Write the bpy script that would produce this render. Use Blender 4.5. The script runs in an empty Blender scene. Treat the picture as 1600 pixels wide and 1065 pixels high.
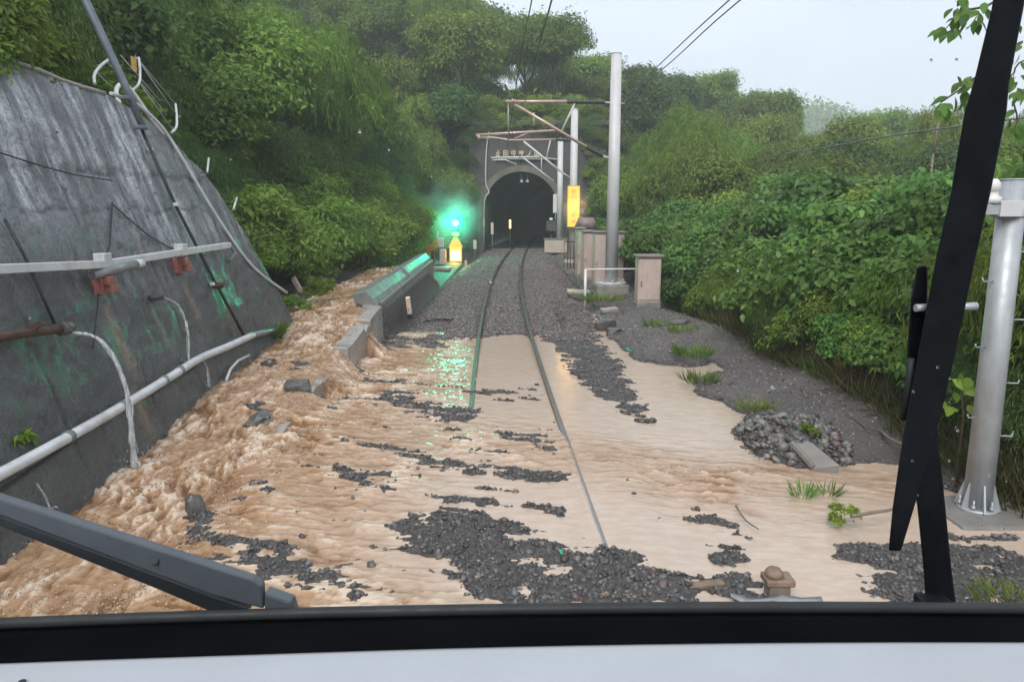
import bpy, bmesh, math, random
import numpy as np
from mathutils import Vector, Matrix

R = math.radians
rnd = random.Random(7)
C = bpy.context.scene.collection
scene = bpy.context.scene

# ------------------------------------------------------------------ camera, sky, sun, exposure
PITCH = R(9.9); FPX = 1155.0; CAMZ = 2.6
cam = bpy.data.objects.new('camera', bpy.data.cameras.new('camera')); C.objects.link(cam)
cam.location = (0, 0, CAMZ); cam.rotation_euler = (math.pi/2 - PITCH, 0, 0)
cam.data.sensor_width = 36.0; cam.data.lens = 36.0*FPX/1600.0
cam.data.clip_start = 0.05; cam.data.clip_end = 3000
scene.camera = cam

SUN_EL, SUN_AZ = R(44), R(196)
world = bpy.data.worlds.new('World'); scene.world = world; world.use_nodes = True
wt = world.node_tree; wt.nodes.clear()
wo = wt.nodes.new('ShaderNodeOutputWorld'); bg1 = wt.nodes.new('ShaderNodeBackground'); bg2 = wt.nodes.new('ShaderNodeBackground')
sky = wt.nodes.new('ShaderNodeTexSky'); sky.sky_type = 'NISHITA'; sky.sun_disc = False
sky.sun_elevation = SUN_EL; sky.sun_rotation = SUN_AZ; sky.dust_density = 3.0
bg1.inputs[1].default_value = 0.05
wt.links.new(sky.outputs[0], bg1.inputs[0])
# the overcast: an even cloud deck, faintly mottled
tc = wt.nodes.new('ShaderNodeTexCoord'); nz = wt.nodes.new('ShaderNodeTexNoise'); nz.inputs['Scale'].default_value = 2.2; nz.inputs['Detail'].default_value = 5
cr = wt.nodes.new('ShaderNodeValToRGB')
cr.color_ramp.elements[0].position = 0.3; cr.color_ramp.elements[0].color = (0.50, 0.565, 0.645, 1)
cr.color_ramp.elements[1].position = 0.7; cr.color_ramp.elements[1].color = (0.61, 0.67, 0.745, 1)
mp = wt.nodes.new('ShaderNodeMapping'); mp.inputs['Scale'].default_value = (1, 1, 2.5)
wt.links.new(tc.outputs['Generated'], mp.inputs[0]); wt.links.new(mp.outputs[0], nz.inputs['Vector'])
wt.links.new(nz.outputs[0], cr.inputs[0]); wt.links.new(cr.outputs[0], bg2.inputs[0]); bg2.inputs[1].default_value = 0.87
wm = wt.nodes.new('ShaderNodeMixShader'); wm.inputs[0].default_value = 0.93
wt.links.new(bg1.outputs[0], wm.inputs[1]); wt.links.new(bg2.outputs[0], wm.inputs[2]); wt.links.new(wm.outputs[0], wo.inputs[0])

sl = bpy.data.lights.new('sun', 'SUN'); sl.energy = 1.5; sl.angle = R(30); sl.color = (1.0, 0.97, 0.93)
sun = bpy.data.objects.new('sun', sl); C.objects.link(sun)
sun.rotation_euler = (math.pi/2 - SUN_EL, 0, math.pi - SUN_AZ)
scene.view_settings.view_transform = 'Standard'; scene.view_settings.look = 'None'
scene.view_settings.exposure = 1.0; scene.view_settings.gamma = 1.0; scene.view_settings.use_curve_mapping = False
scene.render.engine = 'CYCLES'
cy = scene.cycles
cy.use_denoising = True
cy.max_bounces = 7; cy.diffuse_bounces = 3; cy.glossy_bounces = 3; cy.transmission_bounces = 4
cy.transparent_max_bounces = 8; cy.volume_bounces = 3
cy.sample_clamp_indirect = 4.0; cy.sample_clamp_direct = 30.0

# ------------------------------------------------------------------ helpers: pixels of the photograph to places in the world
CP, SP = math.cos(PITCH), math.sin(PITCH)
def ray(px, py):
    u = (px-800)/FPX; v = (532.5-py)/FPX
    return Vector((u, CP+v*SP, -SP+v*CP))
def atZ(px, py, z=-0.1):
    d = ray(px, py); t = (z-CAMZ)/d.z
    return Vector((d.x*t, d.y*t, z))
def atY(px, py, Y):
    d = ray(px, py); t = Y/d.y
    return Vector((d.x*t, Y, CAMZ+d.z*t))
WX0, WK = -4.0, 0.35                                   # the retaining wall's face: x = WX0 - WK*z
WN = Vector((1, 0, WK)).normalized()
def onwall(px, py, off=0.0):
    d = ray(px, py); t = (WX0-WK*CAMZ)/(d.x+WK*d.z)
    return Vector((d.x*t, d.y*t, CAMZ+d.z*t)) + WN*off
def wallp(y, z, off=0.0): return Vector((WX0-WK*z, y, z)) + WN*off

# ------------------------------------------------------------------ helpers: noise
_P = np.random.RandomState(3).permutation(512)
_G = np.random.RandomState(4).uniform(0, 2*np.pi, 512)
def pn(x, y):
    x = np.asarray(x, float); y = np.asarray(y, float)
    xi = np.floor(x).astype(int); yi = np.floor(y).astype(int); xf = x-xi; yf = y-yi
    u = xf*xf*xf*(xf*(xf*6-15)+10); v = yf*yf*yf*(yf*(yf*6-15)+10)
    def g(ix, iy, fx, fy):
        a = _G[_P[(_P[ix & 511]+iy) & 511]]
        return np.cos(a)*fx+np.sin(a)*fy
    a = g(xi, yi, xf, yf); b = g(xi+1, yi, xf-1, yf); c = g(xi, yi+1, xf, yf-1); d = g(xi+1, yi+1, xf-1, yf-1)
    return ((a+(b-a)*u)+((c+(d-c)*u)-(a+(b-a)*u))*v)*1.5
def fbm(x, y, o=4, lac=2.03, gain=0.5):
    s = 0; a = 1; t = 0
    for k in range(o):
        s = s+a*pn(x+17.3*k, y-9.1*k); t += a; a *= gain; x = x*lac; y = y*lac
    return s/t*1.4
def ss(a, b, x):
    t = np.clip((x-a)/(b-a), 0, 1); return t*t*(3-2*t)

# ------------------------------------------------------------------ helpers: meshes
def add(name, me, parent=None):
    o = bpy.data.objects.new(name, me); C.objects.link(o)
    if parent: o.parent = parent
    return o
def tag(o, label=None, cat=None, group=None, kind=None):
    if label: o['label'] = label
    if cat: o['category'] = cat
    if group: o['group'] = group
    if kind: o['kind'] = kind
    return o
def empty(name, loc=(0, 0, 0), label=None, cat=None, group=None):
    o = bpy.data.objects.new(name, None); C.objects.link(o); o.location = loc
    o.empty_display_size = 0.2
    return tag(o, label, cat, group)
def bigmesh(name, V, F, mat, smooth=False, attrs=None):
    """V (n,3), F (m,3) or (m,4) numpy; attrs: name -> (n,) floats or (n,3) colours"""
    me = bpy.data.meshes.new(name); n, m, k = len(V), len(F), F.shape[1]
    me.vertices.add(n); me.vertices.foreach_set('co', np.ascontiguousarray(V, np.float32).ravel())
    me.loops.add(m*k); me.loops.foreach_set('vertex_index', np.ascontiguousarray(F, np.int32).ravel())
    me.polygons.add(m); me.polygons.foreach_set('loop_start', np.arange(0, m*k, k, dtype=np.int32))
    try: me.polygons.foreach_set('loop_total', np.full(m, k, np.int32))
    except Exception: pass
    if smooth: me.polygons.foreach_set('use_smooth', np.ones(m, bool))
    for an, av in (attrs or {}).items():
        if av.ndim == 1:
            a = me.attributes.new(an, 'FLOAT', 'POINT'); a.data.foreach_set('value', av.astype(np.float32))
        else:
            a = me.attributes.new(an, 'FLOAT_COLOR', 'POINT')
            a.data.foreach_set('color', np.concatenate([av, np.ones((n, 1))], 1).astype(np.float32).ravel())
    me.update(calc_edges=True); me.validate()
    if mat: me.materials.append(mat)
    return me
def gridfaces(nx, ny):
    i = np.arange(nx*ny).reshape(ny, nx)
    return np.stack([i[:-1, :-1].ravel(), i[:-1, 1:].ravel(), i[1:, 1:].ravel(), i[1:, :-1].ravel()], 1)

class MB:
    def __init__(s): s.v = []; s.f = []; s.mi = []; s.sm = []
    def _add(s, vs, fs, sm=False, mi=0):
        b = len(s.v); s.v += [tuple(v) for v in vs]; s.f += [tuple(i+b for i in f) for f in fs]; s.sm += [sm]*len(fs); s.mi += [mi]*len(fs); return s
    def box(s, c, size, rot=None, mi=0, taper=1.0):
        hx, hy, hz = size[0]/2, size[1]/2, size[2]/2
        vs = [Vector((x*hx*(taper if z > 0 else 1), y*hy*(taper if z > 0 else 1), z*hz)) for z in (-1, 1) for y in (-1, 1) for x in (-1, 1)]
        if rot is not None: vs = [rot @ v for v in vs]
        c = Vector(c)
        return s._add([v+c for v in vs], [(0, 2, 3, 1), (4, 5, 7, 6), (0, 1, 5, 4), (2, 6, 7, 3), (0, 4, 6, 2), (1, 3, 7, 5)], False, mi)
    def bar(s, a, b, w, h, up=(0, 0, 1), mi=0):
        a = Vector(a); b = Vector(b); d = (b-a).normalized(); up = Vector(up)
        if abs(d.dot(up)) > 0.98: up = Vector((0, 1, 0))
        sx = d.cross(up).normalized(); u = sx.cross(d)
        vs = [p+sx*(x*w/2)+u*(y*h/2) for p in (a, b) for (x, y) in ((-1, -1), (1, -1), (1, 1), (-1, 1))]
        return s._add(vs, [(0, 3, 2, 1), (4, 5, 6, 7), (0, 1, 5, 4), (1, 2, 6, 5), (2, 3, 7, 6), (3, 0, 4, 7)], False, mi)
    def tube(s, pts, r, n=10, caps=True, mi=0):
        pts = [Vector(p) for p in pts]; rs = r if isinstance(r, (list, tuple)) else [r]*len(pts)
        d0 = (pts[1]-pts[0]).normalized(); x = d0.orthogonal().normalized(); vs = []
        for i, p in enumerate(pts):
            d = (pts[min(i+1, len(pts)-1)]-pts[max(i-1, 0)]).normalized()
            x = (x-d*x.dot(d)).normalized(); y = d.cross(x)
            vs += [p+(x*math.cos(2*math.pi*k/n)+y*math.sin(2*math.pi*k/n))*rs[i] for k in range(n)]
        fs = [(i*n+k, i*n+(k+1) % n, (i+1)*n+(k+1) % n, (i+1)*n+k) for i in range(len(pts)-1) for k in range(n)]
        s._add(vs, fs, n > 4, mi)
        if caps:
            b = len(s.v)-len(vs); s.f += [tuple(b+k for k in reversed(range(n))), tuple(b+(len(pts)-1)*n+k for k in range(n))]; s.sm += [False]*2; s.mi += [mi]*2
        return s
    def prism(s, poly, a, b, mi=0):
        """poly: points (3D); extruded along vector b-a"""
        e = Vector(b)-Vector(a); P = [Vector(p) for p in poly]; n = len(P)
        s._add(P+[p+e for p in P], [tuple(reversed(range(n))), tuple(range(n, 2*n))]+[(k, (k+1) % n, n+(k+1) % n, n+k) for k in range(n)], False, mi)
        return s
    def build(s, name, mat, parent=None, bevel=0.0, loc=None, recalc=True):
        me = bpy.data.meshes.new(name)
        off = Vector(loc) if loc is not None else (Vector(parent.location) if parent is not None and parent.parent is None else Vector((0, 0, 0)))
        if parent is not None and parent.parent is not None: off = parent_off(parent)
        me.from_pydata([Vector(v)-off for v in s.v], [], s.f)
        for i, p in enumerate(me.polygons): p.use_smooth = s.sm[i]; p.material_index = s.mi[i]
        for m in (mat if isinstance(mat, (list, tuple)) else [mat]): me.materials.append(m)
        if recalc:
            bm = bmesh.new(); bm.from_mesh(me); bmesh.ops.recalc_face_normals(bm, faces=bm.faces); bm.to_mesh(me); bm.free()
        o = add(name, me, parent)
        if loc is not None and parent is None: o.location = loc
        if bevel > 0:
            b = o.modifiers.new('bevel', 'BEVEL'); b.width = bevel; b.segments = 2; b.limit_method = 'ANGLE'; b.angle_limit = R(40)
        return o
def parent_off(o):
    v = Vector((0, 0, 0))
    while o is not None: v += Vector(o.location); o = o.parent
    return v
def copy_tree(o, parent=None):
    c = o.copy(); C.objects.link(c)
    if parent is not None: c.parent = parent
    for ch in list(o.children): copy_tree(ch, c)
    return c

# ------------------------------------------------------------------ helpers: materials
def mat(name): 
    m = bpy.data.materials.new(name); m.use_nodes = True; m.node_tree.nodes.clear(); return m
class NT:
    def __init__(s, m):
        s.t = m.node_tree; s.out = s.t.nodes.new('ShaderNodeOutputMaterial'); s.bsdf = s.t.nodes.new('ShaderNodeBsdfPrincipled')
        s.t.links.new(s.bsdf.outputs[0], s.out.inputs[0])
    def n(s, ty, **kw):
        x = s.t.nodes.new('ShaderNode'+ty)
        for k, v in kw.items(): setattr(x, k, v)
        return x
    def l(s, a, b): s.t.links.new(a, b)
    def noise(s, scale, detail=4, rough=0.55, vec=None, stretch=None, typ='TexNoise'):
        tcn = s.n('TexCoord'); x = s.n(typ); x.inputs['Scale'].default_value = scale
        if 'Detail' in x.inputs: x.inputs['Detail'].default_value = detail
        if 'Roughness' in x.inputs: x.inputs['Roughness'].default_value = rough
        src = tcn.outputs['Object']
        if stretch:
            mpn = s.n('Mapping'); mpn.inputs['Scale'].default_value = stretch; s.l(src, mpn.inputs[0]); src = mpn.outputs[0]
        s.l(src, x.inputs['Vector']); return x.outputs[0]
    def ramp(s, fac, stops):
        x = s.n('ValToRGB'); e = x.color_ramp.elements
        while len(e) < len(stops): e.new(0.5)
        for i, (p, c) in enumerate(stops): e[i].position = p; e[i].color = (c[0], c[1], c[2], 1) if not isinstance(c, (int, float)) else (c, c, c, 1)
        s.l(fac, x.inputs[0]); return x.outputs[0]
    def mix(s, fac, a, b, blend='MIX'):
        x = s.n('Mix', data_type='RGBA', blend_type=blend)
        for i, v in ((0, fac), (6, a), (7, b)):
            if isinstance(v, (int, float)): x.inputs[i].default_value = v
            elif isinstance(v, tuple): x.inputs[i].default_value = (*v, 1)
            else: s.l(v, x.inputs[i])
        return x.outputs[2]
    def math(s, op, a, b=0.0):
        x = s.n('Math', operation=op)
        for i, v in ((0, a), (1, b)):
            if isinstance(v, (int, float)): x.inputs[i].default_value = v
            else: s.l(v, x.inputs[i])
        return x.outputs[0]
    def attr(s, name, out='Fac'):
        x = s.n('Attribute', attribute_name=name); return x.outputs[out]
    def bump(s, h, strength=0.4, dist=0.02, prev=None):
        x = s.n('Bump'); x.inputs['Strength'].default_value = strength; x.inputs['Distance'].default_value = dist
        s.l(h, x.inputs['Height'])
        if prev is not None: s.l(prev, x.inputs['Normal'])
        return x.outputs[0]
    def set(s, color=None, rough=None, metal=None, normal=None, spec=None, coat=None):
        for k, v in (('Base Color', color), ('Roughness', rough), ('Metallic', metal), ('Normal', normal), ('Specular IOR Level', spec), ('Coat Weight', coat)):
            if v is None: continue
            if isinstance(v, (int, float)): s.bsdf.inputs[k].default_value = v
            elif isinstance(v, tuple): s.bsdf.inputs[k].default_value = (*v, 1)
            else: s.l(v, s.bsdf.inputs[k])
def simple(name, c1, c2=None, scale=6.0, rough=0.5, metal=0.0, bump=0.0, bscale=40.0, dirt=None, spec=None):
    m = mat(name); t = NT(m); c2 = c2 or tuple(x*0.75 for x in c1)
    col = t.ramp(t.noise(scale, 6), [(0.35, c1), (0.68, c2)])
    if dirt:
        col = t.mix(t.ramp(t.noise(scale*0.6, 8, 0.7, stretch=(3, 3, 0.6)), [(0.5, 0.0), (0.72, 0.8)]), col, dirt)
    nrm = t.bump(t.noise(bscale, 5), bump, 0.01) if bump else None
    t.set(col, t.ramp(t.noise(scale*2, 4), [(0.3, max(0.02, rough-0.1)), (0.7, min(1, rough+0.12))]), metal, nrm, spec)
    return m
def emis(name, col, strength):
    m = mat(name); t = NT(m); t.set((0.02, 0.02, 0.02), 0.3)
    t.bsdf.inputs['Emission Color'].default_value = (*col, 1); t.bsdf.inputs['Emission Strength'].default_value = strength; return m

M = {}
M['steel_grey'] = simple('galvanised_steel', (0.44, 0.46, 0.48), (0.34, 0.36, 0.38), 5, 0.42, 0.25, 0.05, 60, dirt=(0.28, 0.28, 0.27))
M['pole_white'] = simple('pale_pole_paint', (0.60, 0.59, 0.60), (0.52, 0.51, 0.51), 1.5, 0.42, 0.0, 0.03, 30, dirt=(0.42, 0.40, 0.38))
M['pipe_white'] = simple('white_plastic_pipe', (0.66, 0.68, 0.70), (0.52, 0.53, 0.53), 2.5, 0.32, 0, 0.02, 30, dirt=(0.38, 0.34, 0.29))
M['pole_blue'] = simple('blue_grey_steel', (0.17, 0.20, 0.235), (0.12, 0.14, 0.165), 6, 0.4, 0.3)
M['black'] = simple('black_rubber', (0.003, 0.003, 0.004), (0.005, 0.005, 0.006), 9, 0.8, 0, 0.03, 90, spec=0.01)
M['cable'] = simple('black_cable', (0.025, 0.025, 0.028), None, 9, 0.5)
M['wire'] = simple('weathered_wire', (0.16, 0.16, 0.17), None, 9, 0.5, 0.4)
M['wire_pale'] = simple('wet_pale_wire', (0.45, 0.45, 0.46), None, 9, 0.4, 0.4)
M['rust'] = simple('rusty_iron', (0.11, 0.045, 0.025), (0.045, 0.03, 0.025), 9, 0.7, 0, 0.4, 50)
M['pipe_grey'] = simple('wet_grey_pipe', (0.24, 0.25, 0.255), (0.16, 0.17, 0.17), 6, 0.3, 0.1, 0.03, 40)
M['red'] = simple('red_oxide_bracket', (0.36, 0.13, 0.105), (0.24, 0.09, 0.075), 14, 0.5, 0, 0.1, 50)
M['copper'] = simple('copper_pink_tube', (0.62, 0.44, 0.37), (0.48, 0.33, 0.28), 4, 0.35, 0.35)
M['insulator'] = simple('dark_insulator', (0.035, 0.032, 0.034), None, 9, 0.3)
M['cabinet'] = simple('pinkish_cabinet_paint', (0.54, 0.43, 0.38), (0.46, 0.36, 0.32), 3, 0.4, 0, 0.02, 30, dirt=(0.33, 0.27, 0.23))
M['cabinet_dark'] = simple('cabinet_edge', (0.23, 0.19, 0.17), None, 5, 0.5)
M['concrete'] = simple('damp_concrete', (0.27, 0.255, 0.23), (0.17, 0.16, 0.145), 2.5, 0.5, 0, 0.3, 30, dirt=(0.10, 0.10, 0.075))
M['concrete_pale'] = simple('pale_wet_concrete', (0.36, 0.34, 0.31), (0.25, 0.235, 0.21), 3, 0.3, 0, 0.25, 35, dirt=(0.20, 0.17, 0.13))
M['coping'] = simple('wet_coping_concrete', (0.20, 0.22, 0.21), (0.13, 0.14, 0.135), 3, 0.42, 0, 0.2, 30, dirt=(0.09, 0.10, 0.08))
M['slab'] = simple('grey_slab', (0.21, 0.195, 0.175), (0.16, 0.15, 0.14), 5, 0.5, 0, 0.15, 60)
M['yellow'] = simple('yellow_paint', (0.66, 0.40, 0.06), (0.5, 0.28, 0.04), 5, 0.45)
M['orange'] = simple('orange_paint', (0.65, 0.28, 0.08), None, 5, 0.45)
M['pinkwhite'] = simple('pinkish_white_paint', (0.72, 0.56, 0.46), (0.6, 0.46, 0.38), 6, 0.45)
M['white'] = simple('white_paint', (0.74, 0.73, 0.71), (0.62, 0.61, 0.6), 6, 0.4)
M['bark'] = simple('wet_bark', (0.10, 0.075, 0.055), (0.05, 0.04, 0.03), 14, 0.7, 0, 0.5, 40)
M['wood'] = simple('wet_driftwood', (0.22, 0.17, 0.13), (0.13, 0.10, 0.08), 8, 0.5, 0, 0.3, 40)
M['rock'] = simple('dark_wet_rock', (0.10, 0.095, 0.09), (0.05, 0.05, 0.05), 7, 0.35, 0, 0.4, 30)
M['sheet'] = simple('torn_pale_plastic', (0.30, 0.31, 0.32), (0.18, 0.19, 0.2), 14, 0.4)
M['green_trash'] = simple('green_plastic', (0.03, 0.42, 0.25), None, 8, 0.3)
M['wiper_grey'] = simple('grey_wiper_paint', (0.08, 0.09, 0.104), (0.068, 0.078, 0.09), 30, 0.36, 0, 0.04, 200)
M['wiper_dark'] = simple('dark_wiper_face', (0.022, 0.026, 0.03), None, 30, 0.4)
M['wiper_black'] = simple('wiper_blade_black', (0.004, 0.005, 0.007), (0.008, 0.009, 0.011), 40, 0.5, 0, 0.05, 200, spec=0.15)
M['dash'] = simple('pale_dashboard', (0.39, 0.41, 0.435), (0.37, 0.39, 0.415), 12, 0.5, 0, 0.06, 400)
M['trim'] = simple('grey_edge_trim', (0.035, 0.038, 0.040), None, 20, 0.5, spec=0.2)
M['stone_sign'] = simple('soot_dark_stone', (0.075, 0.07, 0.065), (0.04, 0.038, 0.036), 2.0, 0.55, 0, 0.3, 14)
M['arch_ring'] = simple('stained_arch_concrete', (0.17, 0.15, 0.125), (0.09, 0.08, 0.07), 1.2, 0.6, 0, 0.3, 20)
M['gilt'] = simple('gilt_letters', (0.75, 0.58, 0.30), (0.62, 0.55, 0.45), 2, 0.4)

# wet glossy muddy water
def water_mat():
    m = mat('muddy_water'); t = NT(m)
    foam = t.attr('foam'); torrent = t.attr('torrent')
    fine = t.noise(22, 6, 0.65); med = t.noise(7, 6, 0.6, stretch=(0.7, 1.6, 1))
    strand = t.noise(26, 5, 0.6, stretch=(0.25, 1.0, 1))
    calm = t.mix(t.ramp(med, [(0.35, 0.0), (0.7, 1.0)]), (0.46, 0.352, 0.272), (0.545, 0.435, 0.348))
    rough_ = t.mix(t.ramp(med, [(0.35, 0.0), (0.7, 1.0)]), (0.325, 0.188, 0.098), (0.41, 0.265, 0.162))
    base = t.mix(torrent, calm, rough_)
    f = t.math('ADD', foam, t.math('MULTIPLY', t.math('SUBTRACT', t.math('ADD', t.math('MULTIPLY', fine, 0.5), t.math('MULTIPLY', strand, 0.5)), 0.5), t.math('ADD', 0.12, t.math('MULTIPLY', torrent, 0.85))))
    col = t.mix(t.math('MULTIPLY', t.ramp(f, [(0.10, 1.0), (0.47, 0.0)]), t.math('ADD', 0.25, torrent)), base, (0.185, 0.092, 0.040))  # hollows and weir shadows put into the colour as darker brown
    col = t.mix(t.ramp(f, [(0.58, 0.0), (0.95, 0.85)]), col, (0.67, 0.545, 0.43))
    nrm = t.bump(fine, 0.22, 0.010); nrm = t.bump(t.noise(60, 3), 0.15, 0.003, nrm)
    t.set(col, t.ramp(f, [(0.4, 0.09), (0.95, 0.30)]), 0.0, nrm, 0.5)
    t.bsdf.inputs['IOR'].default_value = 1.33
    return m
M['water'] = water_mat()
def jet_mat():
    m = mat('white_water'); t = NT(m)
    tr = t.n('BsdfTransparent'); mx = t.n('MixShader'); t.l(t.ramp(t.noise(9, 5, 0.7, stretch=(3, 3, 0.5)), [(0.40, 0.15), (0.62, 0.85)]), mx.inputs[0]); t.l(t.bsdf.outputs[0], mx.inputs[1]); t.l(tr.outputs[0], mx.inputs[2]); t.l(mx.outputs[0], t.out.inputs[0])
    t.set(t.ramp(t.noise(30, 4, stretch=(1, 1, 0.3)), [(0.3, (0.62, 0.64, 0.64)), (0.7, (0.82, 0.84, 0.84))]), 0.2, 0, t.bump(t.noise(60, 3), 0.5, 0.01))
    t.bsdf.inputs['Transmission Weight'].default_value = 0.25
    return m
M['jet'] = jet_mat()

def ground_mat():
    m = mat('ground_cover'); t = NT(m)
    mud = t.attr('mud'); forest = t.attr('forest')
    v = t.noise(17, 2, typ='TexVoronoi'); n1 = t.noise(30, 5, 0.7); n2 = t.noise(1.2, 6)
    grav = t.ramp(n1, [(0.3, (0.025, 0.023, 0.022)), (0.5, (0.065, 0.060, 0.057)), (0.72, (0.15, 0.135, 0.125))])
    mudc = t.ramp(n2, [(0.3, (0.07, 0.062, 0.058)), (0.7, (0.115, 0.10, 0.094))])
    mudc = t.mix(t.ramp(n1, [(0.45, 0.0), (0.75, 0.5)]), mudc, (0.18, 0.165, 0.155))
    fl = t.ramp(t.noise(0.8, 6), [(0.3, (0.018, 0.03, 0.010)), (0.7, (0.045, 0.075, 0.02))])
    col = t.mix(forest, t.mix(mud, grav, mudc), fl)
    t.set(col, 0.62, 0, t.bump(n1, 0.6, 0.03), 0.3)
    return m
M['ground'] = ground_mat()
def stone_mat():
    m = mat('ballast_stone'); t = NT(m)
    t.set(t.mix(t.ramp(t.noise(60, 4), [(0.35, 0.0), (0.7, 0.45)]), t.attr('col', 'Color'), (0.05, 0.045, 0.045)), 0.42, 0, t.bump(t.noise(120, 3), 0.3, 0.004))
    return m
M['stone'] = stone_mat()

def wall_mat():
    m = mat('shotcrete_wall'); t = NT(m)
    streak = t.noise(1.6, 8, 0.65, stretch=(1.3, 3.2, 0.42)); blot = t.noise(0.9, 7, 0.6); fine = t.noise(28, 6, 0.7)
    up = t.attr('up'); stain = t.attr('stain'); algae = t.attr('algae'); joint = t.attr('joint')
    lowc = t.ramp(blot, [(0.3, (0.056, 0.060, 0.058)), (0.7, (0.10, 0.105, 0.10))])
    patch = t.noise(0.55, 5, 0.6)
    painted_sheen = t.math('MULTIPLY', t.ramp(streak, [(0.46, 0.0), (0.62, 1.0)]), t.ramp(patch, [(0.42, 0.0), (0.56, 1.0)]))  # wet sky reflection painted into the wall colour as pale streaks
    upc = t.mix(painted_sheen, t.ramp(blot, [(0.3, (0.15, 0.155, 0.168)), (0.7, (0.23, 0.237, 0.255))]), (0.60, 0.61, 0.64))
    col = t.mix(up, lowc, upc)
    col = t.mix(t.ramp(streak, [(0.36, 0.45), (0.48, 0.0)]), col, (0.075, 0.077, 0.080))
    col = t.mix(t.math('MULTIPLY', algae, t.ramp(fine, [(0.52, 0.0), (0.66, 0.18)])), col, (0.05, 0.078, 0.064))
    col = t.mix(t.math('MULTIPLY', stain, t.ramp(fine, [(0.3, 0.35), (0.65, 0.95)])), col, (0.30, 0.215, 0.13))
    col = t.mix(t.math('MULTIPLY', joint, 0.95), col, (0.018, 0.018, 0.02))
    col = t.mix(t.ramp(fine, [(0.36, 0.65), (0.52, 0.0)]), col, (0.035, 0.036, 0.038))
    col = t.mix(t.ramp(t.noise(70, 4, 0.7), [(0.60, 0.0), (0.72, 0.35)]), col, (0.30, 0.31, 0.31))
    nrm = t.bump(fine, 0.5, 0.02); nrm = t.bump(t.noise(6, 7, 0.65), 0.5, 0.08, nrm)
    t.set(col, t.ramp(streak, [(0.35, 0.42), (0.65, 0.20)]), 0, nrm, 0.5)
    return m
M['wall'] = wall_mat()

def leaf_mat(name, base, hi, rough=0.5, trans=0.42):
    m = mat(name); t = NT(m)
    oi = t.n('ObjectInfo'); a = t.attr('lc')
    col = t.ramp(a, [(0.0, tuple(x*0.62 for x in base)), (0.5, base), (1.0, hi)])
    hs = t.n('HueSaturation'); t.l(col, hs.inputs['Color'])
    t.l(t.math('ADD', t.math('MULTIPLY', oi.outputs['Random'], 0.036), 0.485), hs.inputs['Hue'])
    t.l(t.math('ADD', t.math('MULTIPLY', t.math('FRACT', t.math('MULTIPLY', oi.outputs['Random'], 7.13)), 0.62), 0.80), hs.inputs['Value'])
    t.set(hs.outputs[0], rough, 0, None, 0.22)
    tr = t.n('BsdfTranslucent'); t.l(hs.outputs[0], tr.inputs[0])
    mx = t.n('MixShader'); mx.inputs[0].default_value = trans
    t.l(t.bsdf.outputs[0], mx.inputs[1]); t.l(tr.outputs[0], mx.inputs[2]); t.l(mx.outputs[0], t.out.inputs[0])
    return m
M['leaf_mid'] = leaf_mat('leaf_mid', (0.175, 0.262, 0.042), (0.30, 0.385, 0.078))
M['leaf_dark'] = leaf_mat('leaf_dark', (0.095, 0.17, 0.042), (0.165, 0.25, 0.07))
M['leaf_lime'] = leaf_mat('leaf_lime', (0.185, 0.28, 0.038), (0.29, 0.40, 0.065))
M['leaf_olive'] = leaf_mat('leaf_olive', (0.155, 0.235, 0.042), (0.26, 0.34, 0.07))
M['leaf_broad'] = leaf_mat('leaf_broad', (0.10, 0.19, 0.036), (0.20, 0.32, 0.075), 0.40)
M['grass'] = leaf_mat('grass_blade', (0.14, 0.225, 0.04), (0.25, 0.34, 0.08))
M['straw'] = leaf_mat('dry_straw', (0.24, 0.19, 0.085), (0.34, 0.28, 0.14))
# ------------------------------------------------------------------ the lie of the land
_cy = np.array([3.0, 5.5, 8.2, 11.1, 15, 22, 30, 40, 52, 60, 75]); _cx = np.array([.24, .16, .08, -.03, -.14, -.24, -.20, .02, .42, .78, 1.6])
_cp = np.polyfit(_cy, _cx, 5)
def xc(y): return np.where(np.asarray(y) < 75, np.polyval(_cp, np.clip(y, 2, 75)), 1.6+(np.asarray(y)-75)*0.05)
def xcf(y): return float(xc(np.array([y]))[0])
def chan(y): return np.interp(y, [3, 5, 7, 8.4, 9.6, 12.5, 14.6, 16, 20, 25, 28, 29.5], [-.30, -.14, -.02, .06, .22, .36, .58, .64, .72, .78, .2, -1.2])
WALLX = -2.8
def stand_(y):
    '''1 where the channel wall stands clear of the water, 0 where the flood pours over it'''
    k = np.where(np.asarray(y) > 15.2, 1.0, 0.0)
    for a, b in ((8.05, 8.75), (9.8, 10.35), (11.95, 13.4), (13.9, 15.3)): k = np.maximum(k, ss(a-.12, a+.06, y)*ss(b+.12, b-.06, y))
    return k
def wlevel(x, y):
    track = np.interp(y, [4, 7.8, 8.6, 12, 16.5, 18, 20, 30], [.003, .010, -.006, -.045, -.135, -.34, -.8, -1])-.02*np.clip(x, -2, 6)
    rail_ = xc(y)+.565
    track = track+.021*ss(.055, .012, np.abs(x-rail_+.028))*ss(9, 8.2, y)-.006*ss(.06, .02, np.abs(x-rail_-.035))*ss(9, 8.2, y)
    pond = np.interp(y, [4, 8, 12, 20.5, 22], [-.045, -.055, -.075, -.15, -.6])-.006*x
    w = np.where(x > 0, track+(pond-track)*ss(1.0, 1.6, x), track)
    k = stand_(y)
    side = ss(WALLX+.55*(1-k)+.10*k, WALLX-.12+.10*k, x)
    return w*(1-side)+chan(y)*side
def poly(pts, z=-0.05): return np.array([[p.x, p.y] for p in (atZ(a, b, z) for a, b in pts)])
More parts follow.
